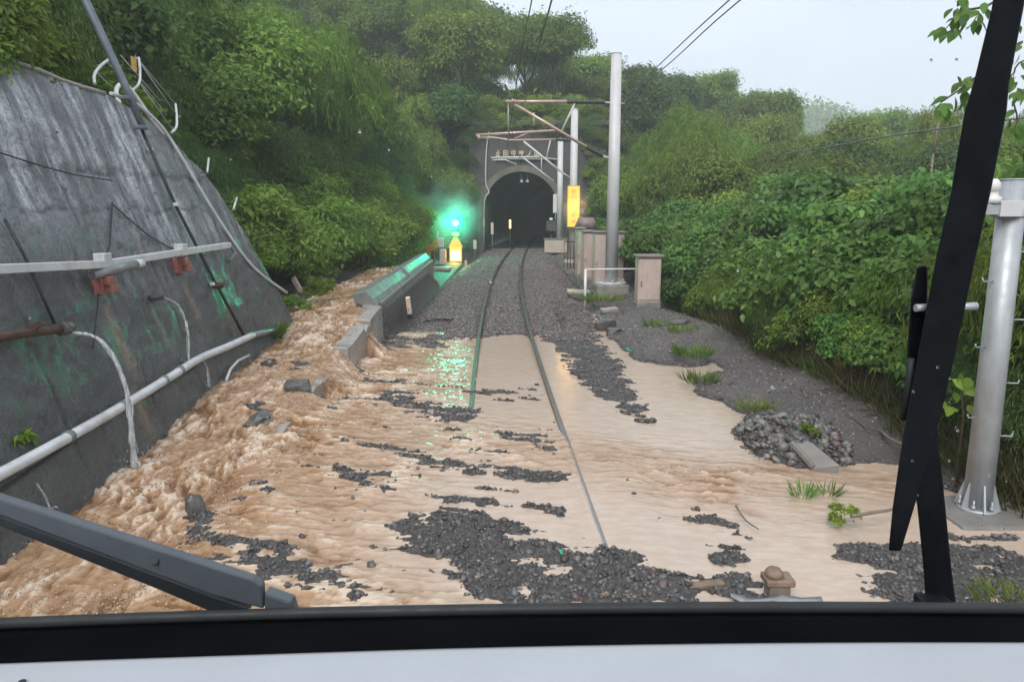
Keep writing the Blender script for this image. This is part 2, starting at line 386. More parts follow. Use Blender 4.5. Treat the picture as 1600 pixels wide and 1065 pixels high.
PATCH = [poly(p) for p in [
    [(585,530),(600,523),(690,528),(695,545),(600,548)],
    [(575,625),(620,612),(735,650),(735,672),(690,668),(600,640)],
    [(770,678),(880,698),(872,707),(785,692)],
    [(620,735),(700,728),(760,728),(872,755),(840,761),(760,750),(640,743)],
    [(360,775),(400,768),(460,790),(520,800),(450,803),(370,790)],
    [(445,735),(480,730),(500,745),(570,750),(620,775),(540,772),(480,754)],
    [(680,785),(740,775),(800,783),(790,795),(700,799)],
    [(830,805),(870,797),(887,815),(840,820)],
    [(535,815),(600,806),(602,820),(545,824)],
    [(300,800),(330,788),(355,830),(420,860),(480,885),(560,893),(608,948),(450,940),(400,905),(330,882),(272,857),(288,825)],
    [(560,840),(640,810),(720,815),(800,830),(880,850),(930,870),(1000,868),(1012,890),(1060,905),(1115,930),(1120,990),(720,1000),(690,905),(600,872)],
    [(1100,860),(1140,853),(1192,900),(1235,950),(1170,985),(1118,900)],
    [(1298,850),(1340,837),(1420,845),(1480,830),(1640,850),(1800,1000),(1380,985),(1370,892)],
    [(390,655),(430,652),(440,662),(400,670)], [(450,600),(478,596),(484,610),(455,616)], [(960,770),(1005,768),(1000,780),(965,780)],
    [(505,640),(540,632),(545,648),(515,652)], [(560,590),(640,600),(640,607),(570,600)], [(500,690),(560,700),(640,715),(560,712)],
    [(1085,800),(1120,795),(1155,825),(1110,822)],
    [(670,530),(690,470),(730,420),(850,388),(880,420),(925,480),(930,520),(965,565),(988,600),(1002,640),(1014,668),(960,632),(890,580),(872,535),(835,512),(745,524),(690,530)],
]]
BANK = poly([(1150,675),(1165,645),(1078,606),(1082,588),(1132,577),(1120,563),(1075,570),(1000,562),(950,522),(925,482),(1000,470),(1060,480),(1230,520),(1500,610),(1700,700),(1640,790),(1480,770),(1430,722),(1330,722),(1250,732),(1190,712)])
ROCKS = poly([(1150,675),(1200,658),(1270,672),(1320,715),(1250,732),(1190,712)])
def sd(x, y, P):
    """signed distance to a polygon, positive inside"""
    x = np.asarray(x, float); y = np.asarray(y, float)
    d = np.full(x.shape, 1e9); ins = np.zeros(x.shape, bool); n = len(P)
    for i in range(n):
        a = P[i]; b = P[(i+1) % n]; e = b-a
        t = np.clip(((x-a[0])*e[0]+(y-a[1])*e[1])/(e @ e+1e-12), 0, 1)
        d = np.minimum(d, (x-a[0]-t*e[0])**2+(y-a[1]-t*e[1])**2)
        c = ((a[1] > y) != (b[1] > y)) & (x < (b[0]-a[0])*(y-a[1])/(b[1]-a[1]+1e-12)+a[0])
        ins ^= c
    d = np.sqrt(d); return np.where(ins, d, -d)
def toe(y): return np.interp(y, [0, 11, 13.5, 16, 20, 30, 46, 53, 56], [-5.9, -5.9, -5.6, -6.6, -6.3, -5.2, -4.6, -3.9, -3.6])
def ridge(x): return np.interp(x, [-80, -40, -20, -5, 0, 11, 20, 24, 28, 34, 43, 55, 90, 140], [36, 36, 26, 15.6, 11.8, 9.8, 9.6, 8.4, 5.6, 4.0, 3.0, 2.5, 2.2, 2])
def hill(x, y):
    d = toe(y)-x
    base = np.interp(y, [0, 10.6, 12.3, 14.6, 22], [3.9, 3.9, 2.6, 0.2, 0.3])
    left = np.where(d > 0, base+np.minimum(d*.72, 60)*ss(0, 3, d)**.5+1.2*fbm(x*.11, y*.11, 3)*ss(1, 6, d), -9)
    rx = ridge(x)
    tun = np.where(np.abs(x-.6) < 5.2, 8.3, np.where(x > 0, 1.0, 8.3-np.clip(-x-4.6, 0, 4)*1.2))
    slope = np.interp(x, [-10, 0, 8, 20, 60], [.9, .85, .6, .45, .3])
    y0 = 56.6+np.clip(x-5, 0, 30)*.25
    back = np.where(y > y0, np.minimum(tun+(y-y0)*slope, rx)+1.1*fbm(x*.09+4, y*.09, 3), -9)
    right = np.where((x > 5.4) & (y < 60), .25+.06*(x-5.4)+.25*fbm(x*.3, y*.3, 3), -9)
    return np.maximum(np.maximum(left, back), right)
def ground(x, y, full=False):
    x = np.asarray(x, float); y = np.asarray(y, float)
    w = wlevel(x, y); g = w-.16+.03*fbm(x*2, y*2, 3); mud = np.zeros(x.shape)
    near = (y > 2.5) & (y < 26) & (np.abs(x) < 9)
    if near.any():
        xn, yn = x[near], y[near]
        wx = xn+.16*fbm(xn*1.1, yn*1.9, 3)+.05*fbm(xn*5, yn*9, 2); wy = yn+.22*fbm(xn*1.1+9, yn*1.2, 3)+.07*fbm(xn*6, yn*6, 2)
        gn = g[near]; wn = w[near]; mn = mud[near]
        rough = .03*fbm(xn*6, yn*6, 3)
        streak = fbm(xn*1.3+.5*fbm(xn, yn, 2), (yn+.22*xn)*5.5, 4)
        for P in PATCH:
            s = sd(wx, wy, P)+.20*streak+.03
            gn = np.maximum(gn, wn-.125+.145*ss(-.22, .18, s)+rough+.030*streak)
        mid_ = ss(-2.7, -2.2, xn)*ss(1.2, .4, xn)*ss(4.6, 5.2, yn)*ss(13.5, 11, yn)
        gn = np.maximum(gn, wn-.15+mid_*(.17*ss(.30, .62, streak+.55*fbm(xn*.7+8, yn*.9, 3)))+.7*rough)
        s = sd(xn+.10*fbm(xn*2, yn*2, 3), yn+.12*fbm(xn*2+5, yn*2, 3), BANK)
        gb = wn-.06+.09*ss(-.1, .1, s)+.16*np.clip(s, 0, 2.2)+.03*fbm(xn*2.5, yn*2.5, 4)*ss(0, .4, s)
        inb = s > -.1
        gn = np.where(inb, np.maximum(gn, gb), gn); mn = np.where(inb, ss(-.02, .3, s), mn)
        rk = ss(-.1, .15, sd(xn, yn, ROCKS)); mn = mn*(1-rk); gn = gn+.06*rk*(1+fbm(xn*4, yn*4, 2))
        g[near] = gn; mud[near] = mn
    # ballast bed further along the line, with ditches beside it
    far = y > 15.8
    o = np.abs(x-xc(y))
    bed = -.135-.32*ss(1.75, 2.9, o)+.025*fbm(x*3, y*3, 3)
    bed = np.where(x < WALLX, (chan(y)-.35)*(1-ss(26, 28.5, y))+(-.28+.06*(WALLX-x))*ss(26, 28.5, y), bed)
    bed = np.where((x > 2.6) & (y > 19), np.maximum(bed, -.30+.35*ss(2.6, 4.2, x)+.05*fbm(x*1.5, y*1.5, 3)), bed)
    k = ss(15.8, 17.2, y)*np.where((x > 1.15) & (y < 23), ss(20.5, 23, y), 1)
    g = np.where(far, np.maximum(g, g*(1-k)+bed*k), g)
    g = np.where((x > -2.75) & (x < -1.5) & (y > 16) & (y < 19), np.minimum(g, -.25+.03*fbm(x*2, y*2, 2)), g)
    mud = np.where((x > 2.7) & (y > 19), ss(2.7, 3.3, x)*.8, mud)
    h = hill(x, y)
    forest = np.where(h > g, ss(0, .4, h-g), 0)
    g = np.maximum(g, h)
    return (g, mud, forest) if full else g
def gz(x, y): return float(ground(np.array([float(x)]), np.array([float(y)]))[0])

# one sheet to the horizon, fine near the train
def spaced(*segs):
    out = []
    for a, b, s in segs: out += list(np.arange(a, b-1e-6, s))
    return np.array(out+[segs[-1][1]])
gx = spaced((-400, -100, 30), (-100, -30, 4), (-30, -6, 1.2), (-6, -4, .2), (-4, 5.6, .05), (5.6, 8, .2), (8, 30, 1.2), (30, 110, 4), (110, 700, 40))
gy = spaced((-60, 0, 6), (0, 3.4, .6), (3.4, 9, .035), (9, 17, .055), (17, 26, .11), (26, 54, .4), (54, 59, .25), (59, 110, 1.5), (110, 400, 12), (400, 900, 60))
GX, GY = np.meshgrid(gx, gy)
gh, gm, gf = ground(GX.ravel(), GY.ravel(), True)
far_ = np.maximum(ss(105, 160, GY.ravel()), 0)
gh = gh*(1-far_)+0.5*far_
F = gridfaces(len(gx), len(gy))
cxm = GX.ravel()[F].mean(1); cym = GY.ravel()[F].mean(1)
hole = (np.abs(cxm-.62) < 3.3) & (cym > 55.2) & (cym < 57.6)
me = bigmesh('ground', np.stack([GX.ravel(), GY.ravel(), gh], 1), F[~hole], M['ground'], True, {'mud': gm, 'forest': gf})
tag(add('ground', me), kind='structure')

# ------------------------------------------------------------------ the flood water
wxs = spaced((-5.0, -4.4, .06), (-4.4, -1.2, .024), (-1.2, 3.2, .033), (3.2, 6.8, .05)); wys = spaced((3.3, 7, .02), (7, 11, .028), (11, 17, .045), (17, 24, .09), (24, 42, .3))
X, Y = [a.ravel() for a in np.meshgrid(wxs, wys)]
W = wlevel(X, Y)
gW = ground(X, Y)
ch = ss(WALLX+.25, WALLX-.25, X)                                       # in the channel
weir = np.exp(-((X-(WALLX+.3))/.42)**2)*ss(4, 7, Y)*ss(16, 14, Y)           # pouring over the low wall
leftrush = ss(-.2, -1.6, X)*(1-ch)
rush = np.exp(-((Y-np.where(X < 2, 7.9-.35*X, 7.2)-.25*fbm(X*.8, Y*.8, 2))/.85)**2)*(1-.45*ss(1.6, 4.2, X))*ss(-1.5, 0, X)    # the tongue crossing both rails
nearside = ss(5.2, 4.4, Y)*.4
tor = np.clip(ch*1.0+weir+leftrush*.75+rush*.68+nearside*ss(2, 0, X), 0, 1)*ss(17.5, 15.5, Y-ch*30)
a1 = X*.9+.25*fbm(X*1.3, Y*1.3, 3); 
def ridged(x, y, o=4):
    s = 0; a = 1; t = 0
    for k in range(o):
        s = s+a*(1-np.abs(pn(x+31*k, y+11*k))*1.6); t += a; a *= .55; x = x*2.1; y = y*2.1
    return s/t
wrp = .35*fbm(X*1.1, Y*1.1, 3); wrp2 = .35*fbm(X*1.1+30, Y*1.1, 3)
wq = .16*fbm(X*3+5, Y*3, 3); XR = X+.28*(Y-8)*0+.18*Y; r_ch = .42*ridged((XR+wrp+wq)*4.2, (Y+wrp2)*1.5)+.58*ridged((XR+.5*wrp+.3*wq)*13, (Y+wq)*2.0, 4)                # down the channel
r_sw = .5*ridged((X+wrp+.35*Y)*1.2, (Y+wrp2+.25*X)*5.0)+.5*ridged((X+wrp)*2.0, (Y+.6*wq+.25*X)*13, 3)     # across the track
r_we = .5*ridged((Y+.5*wrp)*5.5, (X+.3*wrp2)*1.3)+.5*ridged((Y+wq)*15, (X+.3*wrp2)*2, 3)          # over the weir, in strands
r = r_ch*ch+(1-ch)*(r_sw*(1-weir)+r_we*weir)
lump = fbm(X*2.3+7+wrp, Y*1.3, 4); lump2 = ch*fbm((X+.18*Y+wq)*9, Y*3.5+3, 3)+(1-ch)*fbm((X+wq)*3.2, (Y+.25*X)*9, 3)
calmer = .45+.75*ss(-.35, .4, fbm(X*.8+3, Y*.8, 3))
amp = (.0010+.062*tor*calmer)*(1-.9*ss(.16, .05, np.abs(X-xc(Y)-.565))*ss(9, 8, Y))*(.25+.75*ss(-.03, .10, W-gW))
small = .25*(1-.85*ss(.14, .05, np.abs(X-xc(Y)-.565))*ss(9, 8, Y))*.0040*fbm(X*7+2*wrp, Y*14, 3)+.0022*fbm(X*20, Y*32, 2)
disp = amp*((r-.55)*1.9+.8*lump*(.25+.75*np.maximum(ch, weir))+.42*lump2+.20*fbm((X+.18*Y)*26, Y*13, 2))+small
# water heaps up where it runs against stones
disp = disp+.02*ss(.10, .0, W-gW)*tor
bank_d = ss(0.0, .06, W+disp-gW)
foam = np.clip(.46+tor*calmer*(2.0*(r-.56)+.40*lump2+.35*lump)+.05*fbm(X*4, Y*13, 3)*(1-tor)+.05, 0, 1)
foam = foam-.16*rush*ss(.8, 1.8, X)
foam = np.where((W-gW < .05) & (tor > .2), foam+.18*ss(.05, .0, W-gW), foam)
Fw = gridfaces(len(wxs), len(wys))
keep = (((W+disp)-gW)[Fw].max(1) > -.06) & (X[Fw].min(1) > (WX0-WK*1.0-.25))
keep &= ~((Y[Fw].mean(1) > 15.3) & (np.abs(X[Fw].mean(1)-WALLX) < .26))
hz = W+disp
me = bigmesh('flood_water', np.stack([X, Y, hz], 1), Fw[keep], M['water'], True, {'foam': foam, 'torrent': tor})
tag(add('flood_water', me), kind='structure')

# spray: flecks of brown water thrown up along the torrent
ico4 = np.array([(1, 1, 1), (-1, -1, 1), (-1, 1, -1), (1, -1, -1)])*.6; tf = np.array([[0, 1, 2], [0, 3, 1], [0, 2, 3], [1, 3, 2]])
rs = np.random.RandomState(77); n = 26000; sx = np.where(rs.rand(n) < .6, rs.uniform(-4.3, -2.2, n), WALLX+rs.normal(.15, .28, n)); sy = 4.3+rs.rand(n)**1.2*11.5
sg = ground(sx, sy); sw = wlevel(sx, sy); ok = (sw > sg+.03) & (fbm(sx*2.2, sy*2.2, 3) > .02) & (sx > WX0+.02); sx, sy, sw = sx[ok], sy[ok], sw[ok]; n = len(sx)
szz = sw+.015+np.abs(rs.normal(0, .045, n)); sr = rs.uniform(.003, .0085, n)*np.where(rs.rand(n) < .1, 1.7, 1)
V = ico4[None]*sr[:, None, None]*rs.uniform(.5, 1.6, (n, 1, 3))+np.stack([sx, sy, szz], 1)[:, None, :]
Fs = tf[None]+(np.arange(n)*4)[:, None, None]
fm = np.repeat(np.clip(rs.normal(.62, .2, n), 0, 1), 4)
tag(add('spray', bigmesh('spray', V.reshape(-1, 3), Fs.reshape(-1, 3), M['water'], True, {'foam': fm, 'torrent': fm*0+1})), kind='stuff')

# ------------------------------------------------------------------ ballast: loose stones where the bed stands clear of the water
ico = bmesh.new(); bmesh.ops.create_icosphere(ico, subdivisions=1, radius=1.0)
IV = np.array([v.co[:] for v in ico.verts]); ico.verts.ensure_lookup_table(); IF = np.array([[v.index for v in f.verts] for f in ico.faces]); ico.free()
def stones(name, px, py, pz, size, seed, tint=None):
    rs = np.random.RandomState(seed); n = len(px)
    sc = size[:, None]*rs.uniform(.6, 1.25, (n, 3)); sc[:, 2] *= .75
    a = rs.uniform(0, 2*np.pi, n); b = rs.uniform(-.7, .7, n)
    V = IV[None]*(1+rs.uniform(-.45, .35, (n, 12, 1)))*sc[:, None, :]
    cb, sb = np.cos(b)[:, None], np.sin(b)[:, None]; V = np.stack([V[..., 0], V[..., 1]*cb-V[..., 2]*sb, V[..., 1]*sb+V[..., 2]*cb], -1)
    ca, sa = np.cos(a)[:, None], np.sin(a)[:, None]; V = np.stack([V[..., 0]*ca-V[..., 1]*sa, V[..., 0]*sa+V[..., 1]*ca, V[..., 2]], -1)
    V = V+np.stack([px, py, pz], 1)[:, None, :]
    Fs = IF[None]+(np.arange(n)*12)[:, None, None]
    g = (rs.beta(1.4, 3.6, n)*.30+.04)*.72; col = np.stack([g*rs.uniform(.98, 1.12, n), g, g*rs.uniform(.9, 1.05, n)], 1)
    red = rs.rand(n) < .16; col[red] *= np.array([1.25, .92, .88])
    if tint is not None: col = col*tint
    me = bigmesh(name, V.reshape(-1, 3), Fs.reshape(-1, 3), M['stone'], False, {'col': np.repeat(col, 12, 0)})
    return tag(add(name, me), kind='stuff')
def spread(n, x0, x1, y0, y1, seed, power=1.0):
    rs = np.random.RandomState(seed); return rs.uniform(x0, x1, n), y0+(y1-y0)*rs.rand(n)**power, rs
px, py, rs = spread(105000, -3.4, 5.4, 3.4, 17.5, 5)
g, mu, fo = ground(px, py, True); w = wlevel(px, py)
ok = (g > w-.048) & (fo < .1) & ((mu < .25) | (rs.rand(len(px)) < .04)) & (px > WALLX-.9)
px, py, g = px[ok], py[ok], g[ok]
stones('ballast_gravel', px, py, g+rs.uniform(-.022, .006, len(px)), rs.uniform(.012, .028, len(px))*np.where(rs.rand(len(px)) < .07, 1.6, 1), 8)
px, py, rs = spread(58000, -2.8, 3.0, 15.5, 36, 6, 1.25)
g, mu, fo = ground(px, py, True); w = wlevel(px, py)
ok = (g > w-.02) & (mu < .45) & (np.abs(np.abs(px-xc(py))-.565) > .06)
px, py, g = px[ok], py[ok], g[ok]
stones('ballast_gravel', px, py, g+rs.uniform(-.012, .018, len(px)), rs.uniform(.02, .037, len(px)), 9, np.array([1.5, 1.40, 1.34]))
px, py, rs = spread(14000, -2.2, 3.2, 35, 56, 16)
g = ground(px, py); ok = (np.abs(np.abs(px-xc(py))-.565) > .07)
px, py, g = px[ok], py[ok], g[ok]
stones('ballast_gravel', px, py, g+rs.uniform(-.01, .02, len(px)), rs.uniform(.03, .055, len(px)), 19, np.array([1.6, 1.5, 1.42]))
px, py, rs = spread(2600, 2.4, 5.2, 6.5, 11.5, 15)
s = sd(px, py, ROCKS); ok = s > -.12; px, py = px[ok], py[ok]
stones('broken_rock', px, py, ground(px, py)+.02, rs.uniform(.03, .075, len(px)), 12, np.array([1.4, 1.38, 1.28]))
px, py, rs = spread(9000, 2.2, 5.0, 8, 24, 25)
g, mu, fo = ground(px, py, True); ok = (mu > .3) & (fo < .1); px, py = px[ok], py[ok]
stones('scattered_stones', px, py, ground(px, py), rs.uniform(.010, .026, len(px))*np.where(rs.rand(len(px)) < .06, 2.0, 1), 22, np.array([1.5, 1.45, 1.4]))

# ------------------------------------------------------------------ railway track: rails, sleepers
def rail_mat():
    m = mat('rail_steel'); t = NT(m); geo = t.n('NewGeometry'); sx = t.n('SeparateXYZ'); t.l(geo.outputs['Normal'], sx.inputs[0])
    top = t.ramp(sx.outputs[2], [(0.7, 0.0), (0.92, 1.0)])
    t.set(t.mix(top, (0.075, 0.047, 0.034), (0.30, 0.29, 0.28)), t.ramp(top, [(0, 0.7), (1, 0.24)]), t.math('MULTIPLY', top, 0.8)); return m
M['rail'] = rail_mat()
M['sleeper'] = simple('concrete_sleeper', (0.22, 0.20, 0.185), (0.14, 0.13, 0.12), 5, 0.5, 0, 0.2, 40)
track = empty('railway_track', (xcf(20), 20, -.16), 'single railway track curving out of the flood water into the tunnel', 'railway track')
prof = [(-.065, -.15), (.065, -.15), (.065, -.138), (.012, -.122), (.010, -.045), (.0345, -.034), (.0345, -.006), (.028, 0), (-.028, 0), (-.0345, -.006), (-.0345, -.034), (-.010, -.045), (-.012, -.122), (-.065, -.138)]
for sgn in (-1, 1):
    ys = list(np.arange(2.0, 88, .8)); b = MB(); n = len(prof); vs = []
    for y in ys:
        dx = (xcf(y+.1)-xcf(y-.1))/.2; nx, ny = 1/math.hypot(1, dx), -dx/math.hypot(1, dx)
        cx = xcf(y)+sgn*.565*nx; cyy = y+sgn*.565*ny
        vs += [(cx+p[0]*nx, cyy+p[0]*ny, p[1]) for p in prof]
    fs = [(i*n+k, i*n+(k+1) % n, (i+1)*n+(k+1) % n, (i+1)*n+k) for i in range(len(ys)-1) for k in range(n)]
    b._add(vs, fs); b.build('rail', M['rail'], track)
b = MB(); b.box((0, 0, -.245), (2.0, .22, .17)); sl0 = b.build('sleeper', M['sleeper'], loc=(0, 0, 0))
b = MB()
for k, y in enumerate(np.arange(17.3, 54, .62)):
    s_ = sl0 if k == 0 else sl0.copy()
    if k: C.objects.link(s_)
    s_.parent = track; s_.location = (xcf(y)-track.location.x, y-track.location.y, .16+.02)
    s_.rotation_euler.z = math.atan2(xcf(y+.2)-xcf(y-.2), .4)*-1
# rail fastenings, too small to tell apart
for y in np.arange(16.4, 40, .62):
    for sgn in (-1, 1):
        for q in (-1, 1): b.box((xcf(y)+sgn*.565+q*.095, y, -.13), (.07, .09, .05))
tag(b.build('rail_fastening', M['rust'], track), kind='stuff')
#PART3
# ------------------------------------------------------------------ retaining wall
ZT = ([-4, 6, 8.3, 10.3, 11.2, 11.9, 12.5, 12.9, 13.4, 13.9, 14.3, 14.6], [4.45, 4.3, 4.22, 4.13, 3.97, 3.70, 3.34, 2.95, 2.05, 1.08, .15, -.9])
ys = spaced((-4, 3, .2), (3, 14.6, .045)); hs = np.linspace(0, 1, 120)
Yg, Hg = [a.ravel() for a in np.meshgrid(ys, hs)]
zt = np.interp(Yg, *ZT); Zg = -.9+Hg*(zt+.9)
seam = np.zeros_like(Yg)
def lineattr(d, w): return np.exp(-(d/w)**2)
rag = .10*fbm(Yg*1.3, Yg*0+2, 4)
for z0, wd, kk in ((3.08, .022, 1.0), (2.62, .018, .8), (1.92, .012, .45), (1.12, .012, .35), (3.72, .012, .35)):
    seam = np.maximum(seam, kk*lineattr(Zg-z0-rag-.012*(Yg-9), wd)*(.35+.65*ss(-.3, .25, fbm(Yg*1.1+z0, Zg*0+z0*3, 3))))
for y0, lean in ((5.2, .02), (6.75, .05), (8.35, .02), (9.6, .04), (12.2, .03), (13.1, .02)):
    seam = np.maximum(seam, .8*lineattr(Yg-y0-lean*Zg-.035*fbm(Zg*1.5, Zg*0+y0, 3), .018))
ck = np.abs(fbm(Yg*.9+3, Zg*1.2, 5)); seam = np.maximum(seam, .55*lineattr(ck, .010)*(fbm(Yg*.6, Zg*.6+9, 2) > .05))
stain = np.zeros_like(Yg)
for (a, b_, wd, ln) in ((165, 478, .13, 1.1), (285, 436, .10, .85), (345, 462, .13, .8), (205, 610, .16, .7), (232, 470, .04, .9)):
    p = onwall(a, b_); dz = p.z-Zg
    stain = np.maximum(stain, np.exp(-((Yg-p.y-.05*fbm(Zg*3, Zg*0+a, 3))/(wd*(.55+.4*np.clip(dz, 0, 2))))**2)*ss(-.03, .06, dz)*ss(ln, ln*.35, dz))
algae = np.zeros_like(Yg)
for a, b_, rr in ((325, 490, .45), (362, 435, .5), (385, 470, .4), (300, 600, .5)):
    p = onwall(a, b_); algae = np.maximum(algae, np.exp(-(((Yg-p.y)/rr)**2+((Zg-p.z)/(rr*.8))**2)))
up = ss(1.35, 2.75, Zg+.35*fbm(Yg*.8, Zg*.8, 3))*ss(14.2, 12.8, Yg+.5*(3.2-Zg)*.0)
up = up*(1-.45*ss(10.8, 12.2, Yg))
disp = .045*fbm(Yg*.7, Zg*.9, 4)+.012*fbm(Yg*5, Zg*5, 3)-.02*seam+.012*ss(-.03, .03, Zg-3.08-rag-.012*(Yg-9))+.006*fbm(Yg*14, Zg*14, 3)
nx_, nz_ = WN.x, WN.z
V = np.stack([WX0-WK*Zg+nx_*disp, Yg, Zg+nz_*disp], 1)
wl = empty('retaining_wall', (-4.2, 8, 0), 'sloping dark wet sprayed concrete retaining wall beside the muddy channel', 'retaining wall')
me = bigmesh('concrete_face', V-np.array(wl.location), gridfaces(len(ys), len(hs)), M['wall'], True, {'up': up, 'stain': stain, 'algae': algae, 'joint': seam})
add('concrete_face', me, wl)
top = V.reshape(len(hs), len(ys), 3)[-1]
b = MB(); n = len(ys); back = top+np.array([-.45, 0, 0.0]); bot = back+np.array([-.5, 0, -2.0])
bm_v = [tuple(p) for p in top]+[tuple(p) for p in back]+[tuple(p) for p in bot]
b._add(bm_v, [(i, i+1, n+i+1, n+i) for i in range(n-1)]+[(n+i, n+i+1, 2*n+i+1, 2*n+i) for i in range(n-1)], True)
b.build('wall_top', M['concrete_pale'], wl, recalc=False)
b = MB(); b.tube([tuple(p+np.array([.0, 0, .01])) for p in top[(ys > 3) & (ys < 10.4)][::5]], .03, 6); b.build('pale_lip', M['concrete_pale'], wl)

def pipe(name, pts, r, m, label, cat, off=.1, n=10, group=None):
    P = [onwall(a, b_, off) for a, b_ in pts]; b = MB(); b.tube(P, r, n)
    o = b.build(name, m, loc=P[0]); tag(o, label, cat, group); return o
def smooth(pts, k=4):
    P = [Vector(p) for p in pts]; out = []
    for i in range(len(P)-1):
        p0, p1, p2, p3 = P[max(i-1, 0)], P[i], P[i+1], P[min(i+2, len(P)-1)]
        for j in range(k):
            t = j/k; out.append(.5*((2*p1)+(p2-p0)*t+(2*p0-5*p1+4*p2-p3)*t*t+(3*p1-p0-3*p2+p3)*t**3))
    return out+[P[-1]]
# square white duct with brackets
t = empty('drain_duct', onwall(150, 412, .15), 'square white duct running level across the wall with red brackets', 'duct')
b = MB(); b.bar(onwall(-90, 433, .16), onwall(140, 420, .16), .10, .085); b.build('duct_section', M['pipe_white'], t, .008)
b = MB(); b.bar(onwall(141, 420, .16), onwall(265, 400, .16), .10, .085); b.build('duct_section', M['pipe_white'], t, .008)
b = MB(); b.bar(onwall(266, 400, .16), onwall(342, 388, .16), .10, .085); b.build('duct_section', M['pipe_white'], t, .008)
for a, b_ in ((140, 414), (266, 396)):
    b = MB(); b.box(onwall(a, b_, .16), (.13, .16, .16)); b.build('bracket_plate', M['pipe_white'], t, .01)
for a, b_ in ((148, 443), (272, 412)):
    p = onwall(a, b_, .1); b = MB(); b.box(p, (.2, .12, .10)); b.box(p+Vector((.04, .05, -.09)), (.13, .16, .09)); b.box(p+Vector((-.02, -.05, -.06)), (.1, .05, .2)); b.build('red_bracket', M['red'], t, .012)
b = MB(); b.tube([onwall(345, 386, .15), onwall(356, 398, .12), onwall(352, 410, .06)], .035, 8); b.build('duct_elbow', M['pipe_grey'], t)
t = empty('pipe_stub', onwall(155, 430, .2), 'short grey pipe stub with pale open end under the white duct', 'pipe')
b = MB(); b.tube([onwall(128, 436, .12), onwall(176, 426, .3)], .048, 14); b.build('pipe_body', M['pipe_grey'], t)
b = MB(); b.tube([onwall(176, 426, .3), onwall(183, 424.5, .32)], .05, 14); b.build('pipe_end', M['pipe_white'], t)
# long white drain pipe above the torrent
t = empty('drain_pipe', onwall(150, 655, .1), 'long white plastic drain pipe slanting along the foot of the wall', 'pipe')
P = smooth([onwall(a, b_, .11) for a, b_ in ((-90, 782), (0, 737), (150, 655), (255, 592), (300, 564), (345, 545), (385, 527))]); b = MB(); b.tube(P, .052, 12); b.build('pipe_body', M['pipe_white'], t)
b = MB(); b.tube([onwall(383, 528, .11), onwall(420, 518, .08)], .05, 10); b.build('pipe_end', M['pipe_grey'], t)
for a, b_ in ((243, 599), (268, 583), (176, 640), (90, 688)):
    p = onwall(a, b_, .11); d = (onwall(a+8, b_-4.6, .11)-p).normalized(); b = MB(); b.tube([p-d*.03, p+d*.03], .062, 12); b.build('pipe_clamp', M['pipe_grey'], t)
pipe('black_cable', [(-60, 800), (0, 764), (50, 730), (90, 703), (160, 655), (240, 612), (300, 575)], .014, M['cable'], 'black cable sagging just under the long white drain pipe', 'cable', .05, 6)
pipe('black_cable', [(172, 318), (170, 350), (168, 385), (160, 408), (142, 420)], .011, M['cable'], 'thin black cable hanging down to the white duct', 'cable', .03, 6)
pipe('black_cable', [(172, 320), (200, 345), (230, 370), (262, 388), (300, 392)], .009, M['cable'], 'thin black cable slanting down toward the second bracket', 'cable', .03, 6)
pipe('black_cable', [(150, 450), (149, 480), (144, 520), (141, 545)], .009, M['cable'], 'thin black cable dangling below the first red bracket', 'cable', .03, 6)
pipe('black_cable', [(-40, 232), (0, 243), (60, 262), (110, 275), (170, 284)], .010, M['cable'], 'thin black cable lying across the upper face of the wall', 'cable', .045, 6)
pipe('black_cable', [(0, 345), (30, 400), (58, 462), (78, 508)], .016, M['cable'], 'thick black cable running down to the rusty pipe', 'cable', .05, 6)
# rusty spout and jet
def jet(name, pts, widths, label, offs):
    base = [onwall(a, b_, o) for (a, b_), o in zip(pts, offs)]; q = random.Random(int(pts[0][0])); b = MB()
    for k in range(9):
        j0 = Vector((q.gauss(0, .3), q.gauss(0, .3), 0)); P = []; W = []
        for i, p in enumerate(smooth(base, 6)):
            f = i/(6*(len(base)-1)); w = float(np.interp(f*(len(widths)-1), range(len(widths)), widths))
            j0 = j0*.86+Vector((q.gauss(0, .30), q.gauss(0, .30), q.gauss(0, .1)))
            P.append(p+j0*w*(.0 if k == 0 else .35+.45*f)); W.append(w*((.62-.12*f) if k == 0 else (.26-.14*f))*q.uniform(.75, 1.2))
        n = len(P) if k < 5 else int(len(P)*q.uniform(.5, 1)); b.tube(P[:n], W[:n], 5)
    e = base[-1]; w = widths[-1]
    for k in range(26 if w > .04 else 10):
        c = e+Vector((q.gauss(0, w*1.5), q.gauss(0, w*1.5), abs(q.gauss(0, w*1.6)))); r_ = q.uniform(.003, .009); b.tube([c-Vector((0, 0, r_)), c, c+Vector((0, 0, r_*1.4))], [r_*.4, r_, r_*.2], 5)
    o = b.build(name, M['jet'], loc=base[0]); tag(o, label, 'water jet', None, 'stuff'); return o
t = empty('rusty_pipe', onwall(40, 528, .2), 'rusty flanged iron pipe spouting water out of the wall', 'pipe')
b = MB(); b.tube([onwall(-80, 545, .16), onwall(0, 532, .17), onwall(70, 524, .2)], .042, 10); b.build('pipe_body', M['rust'], t)
b = MB(); b.tube([onwall(64, 524.5, .2), onwall(72, 523.5, .2)], .066, 12); b.tube([onwall(72, 523.5, .2), onwall(80, 522.5, .21)], .056, 12, False); b.build('flange', M['rock'], t)
b = MB(); b.bar(onwall(22, 528, .05), onwall(20, 520, .3), .05, .05); b.tube([onwall(22, 534, .2), onwall(20, 518, .2)], .02, 8); b.build('pipe_clamp', M['rust'], t)
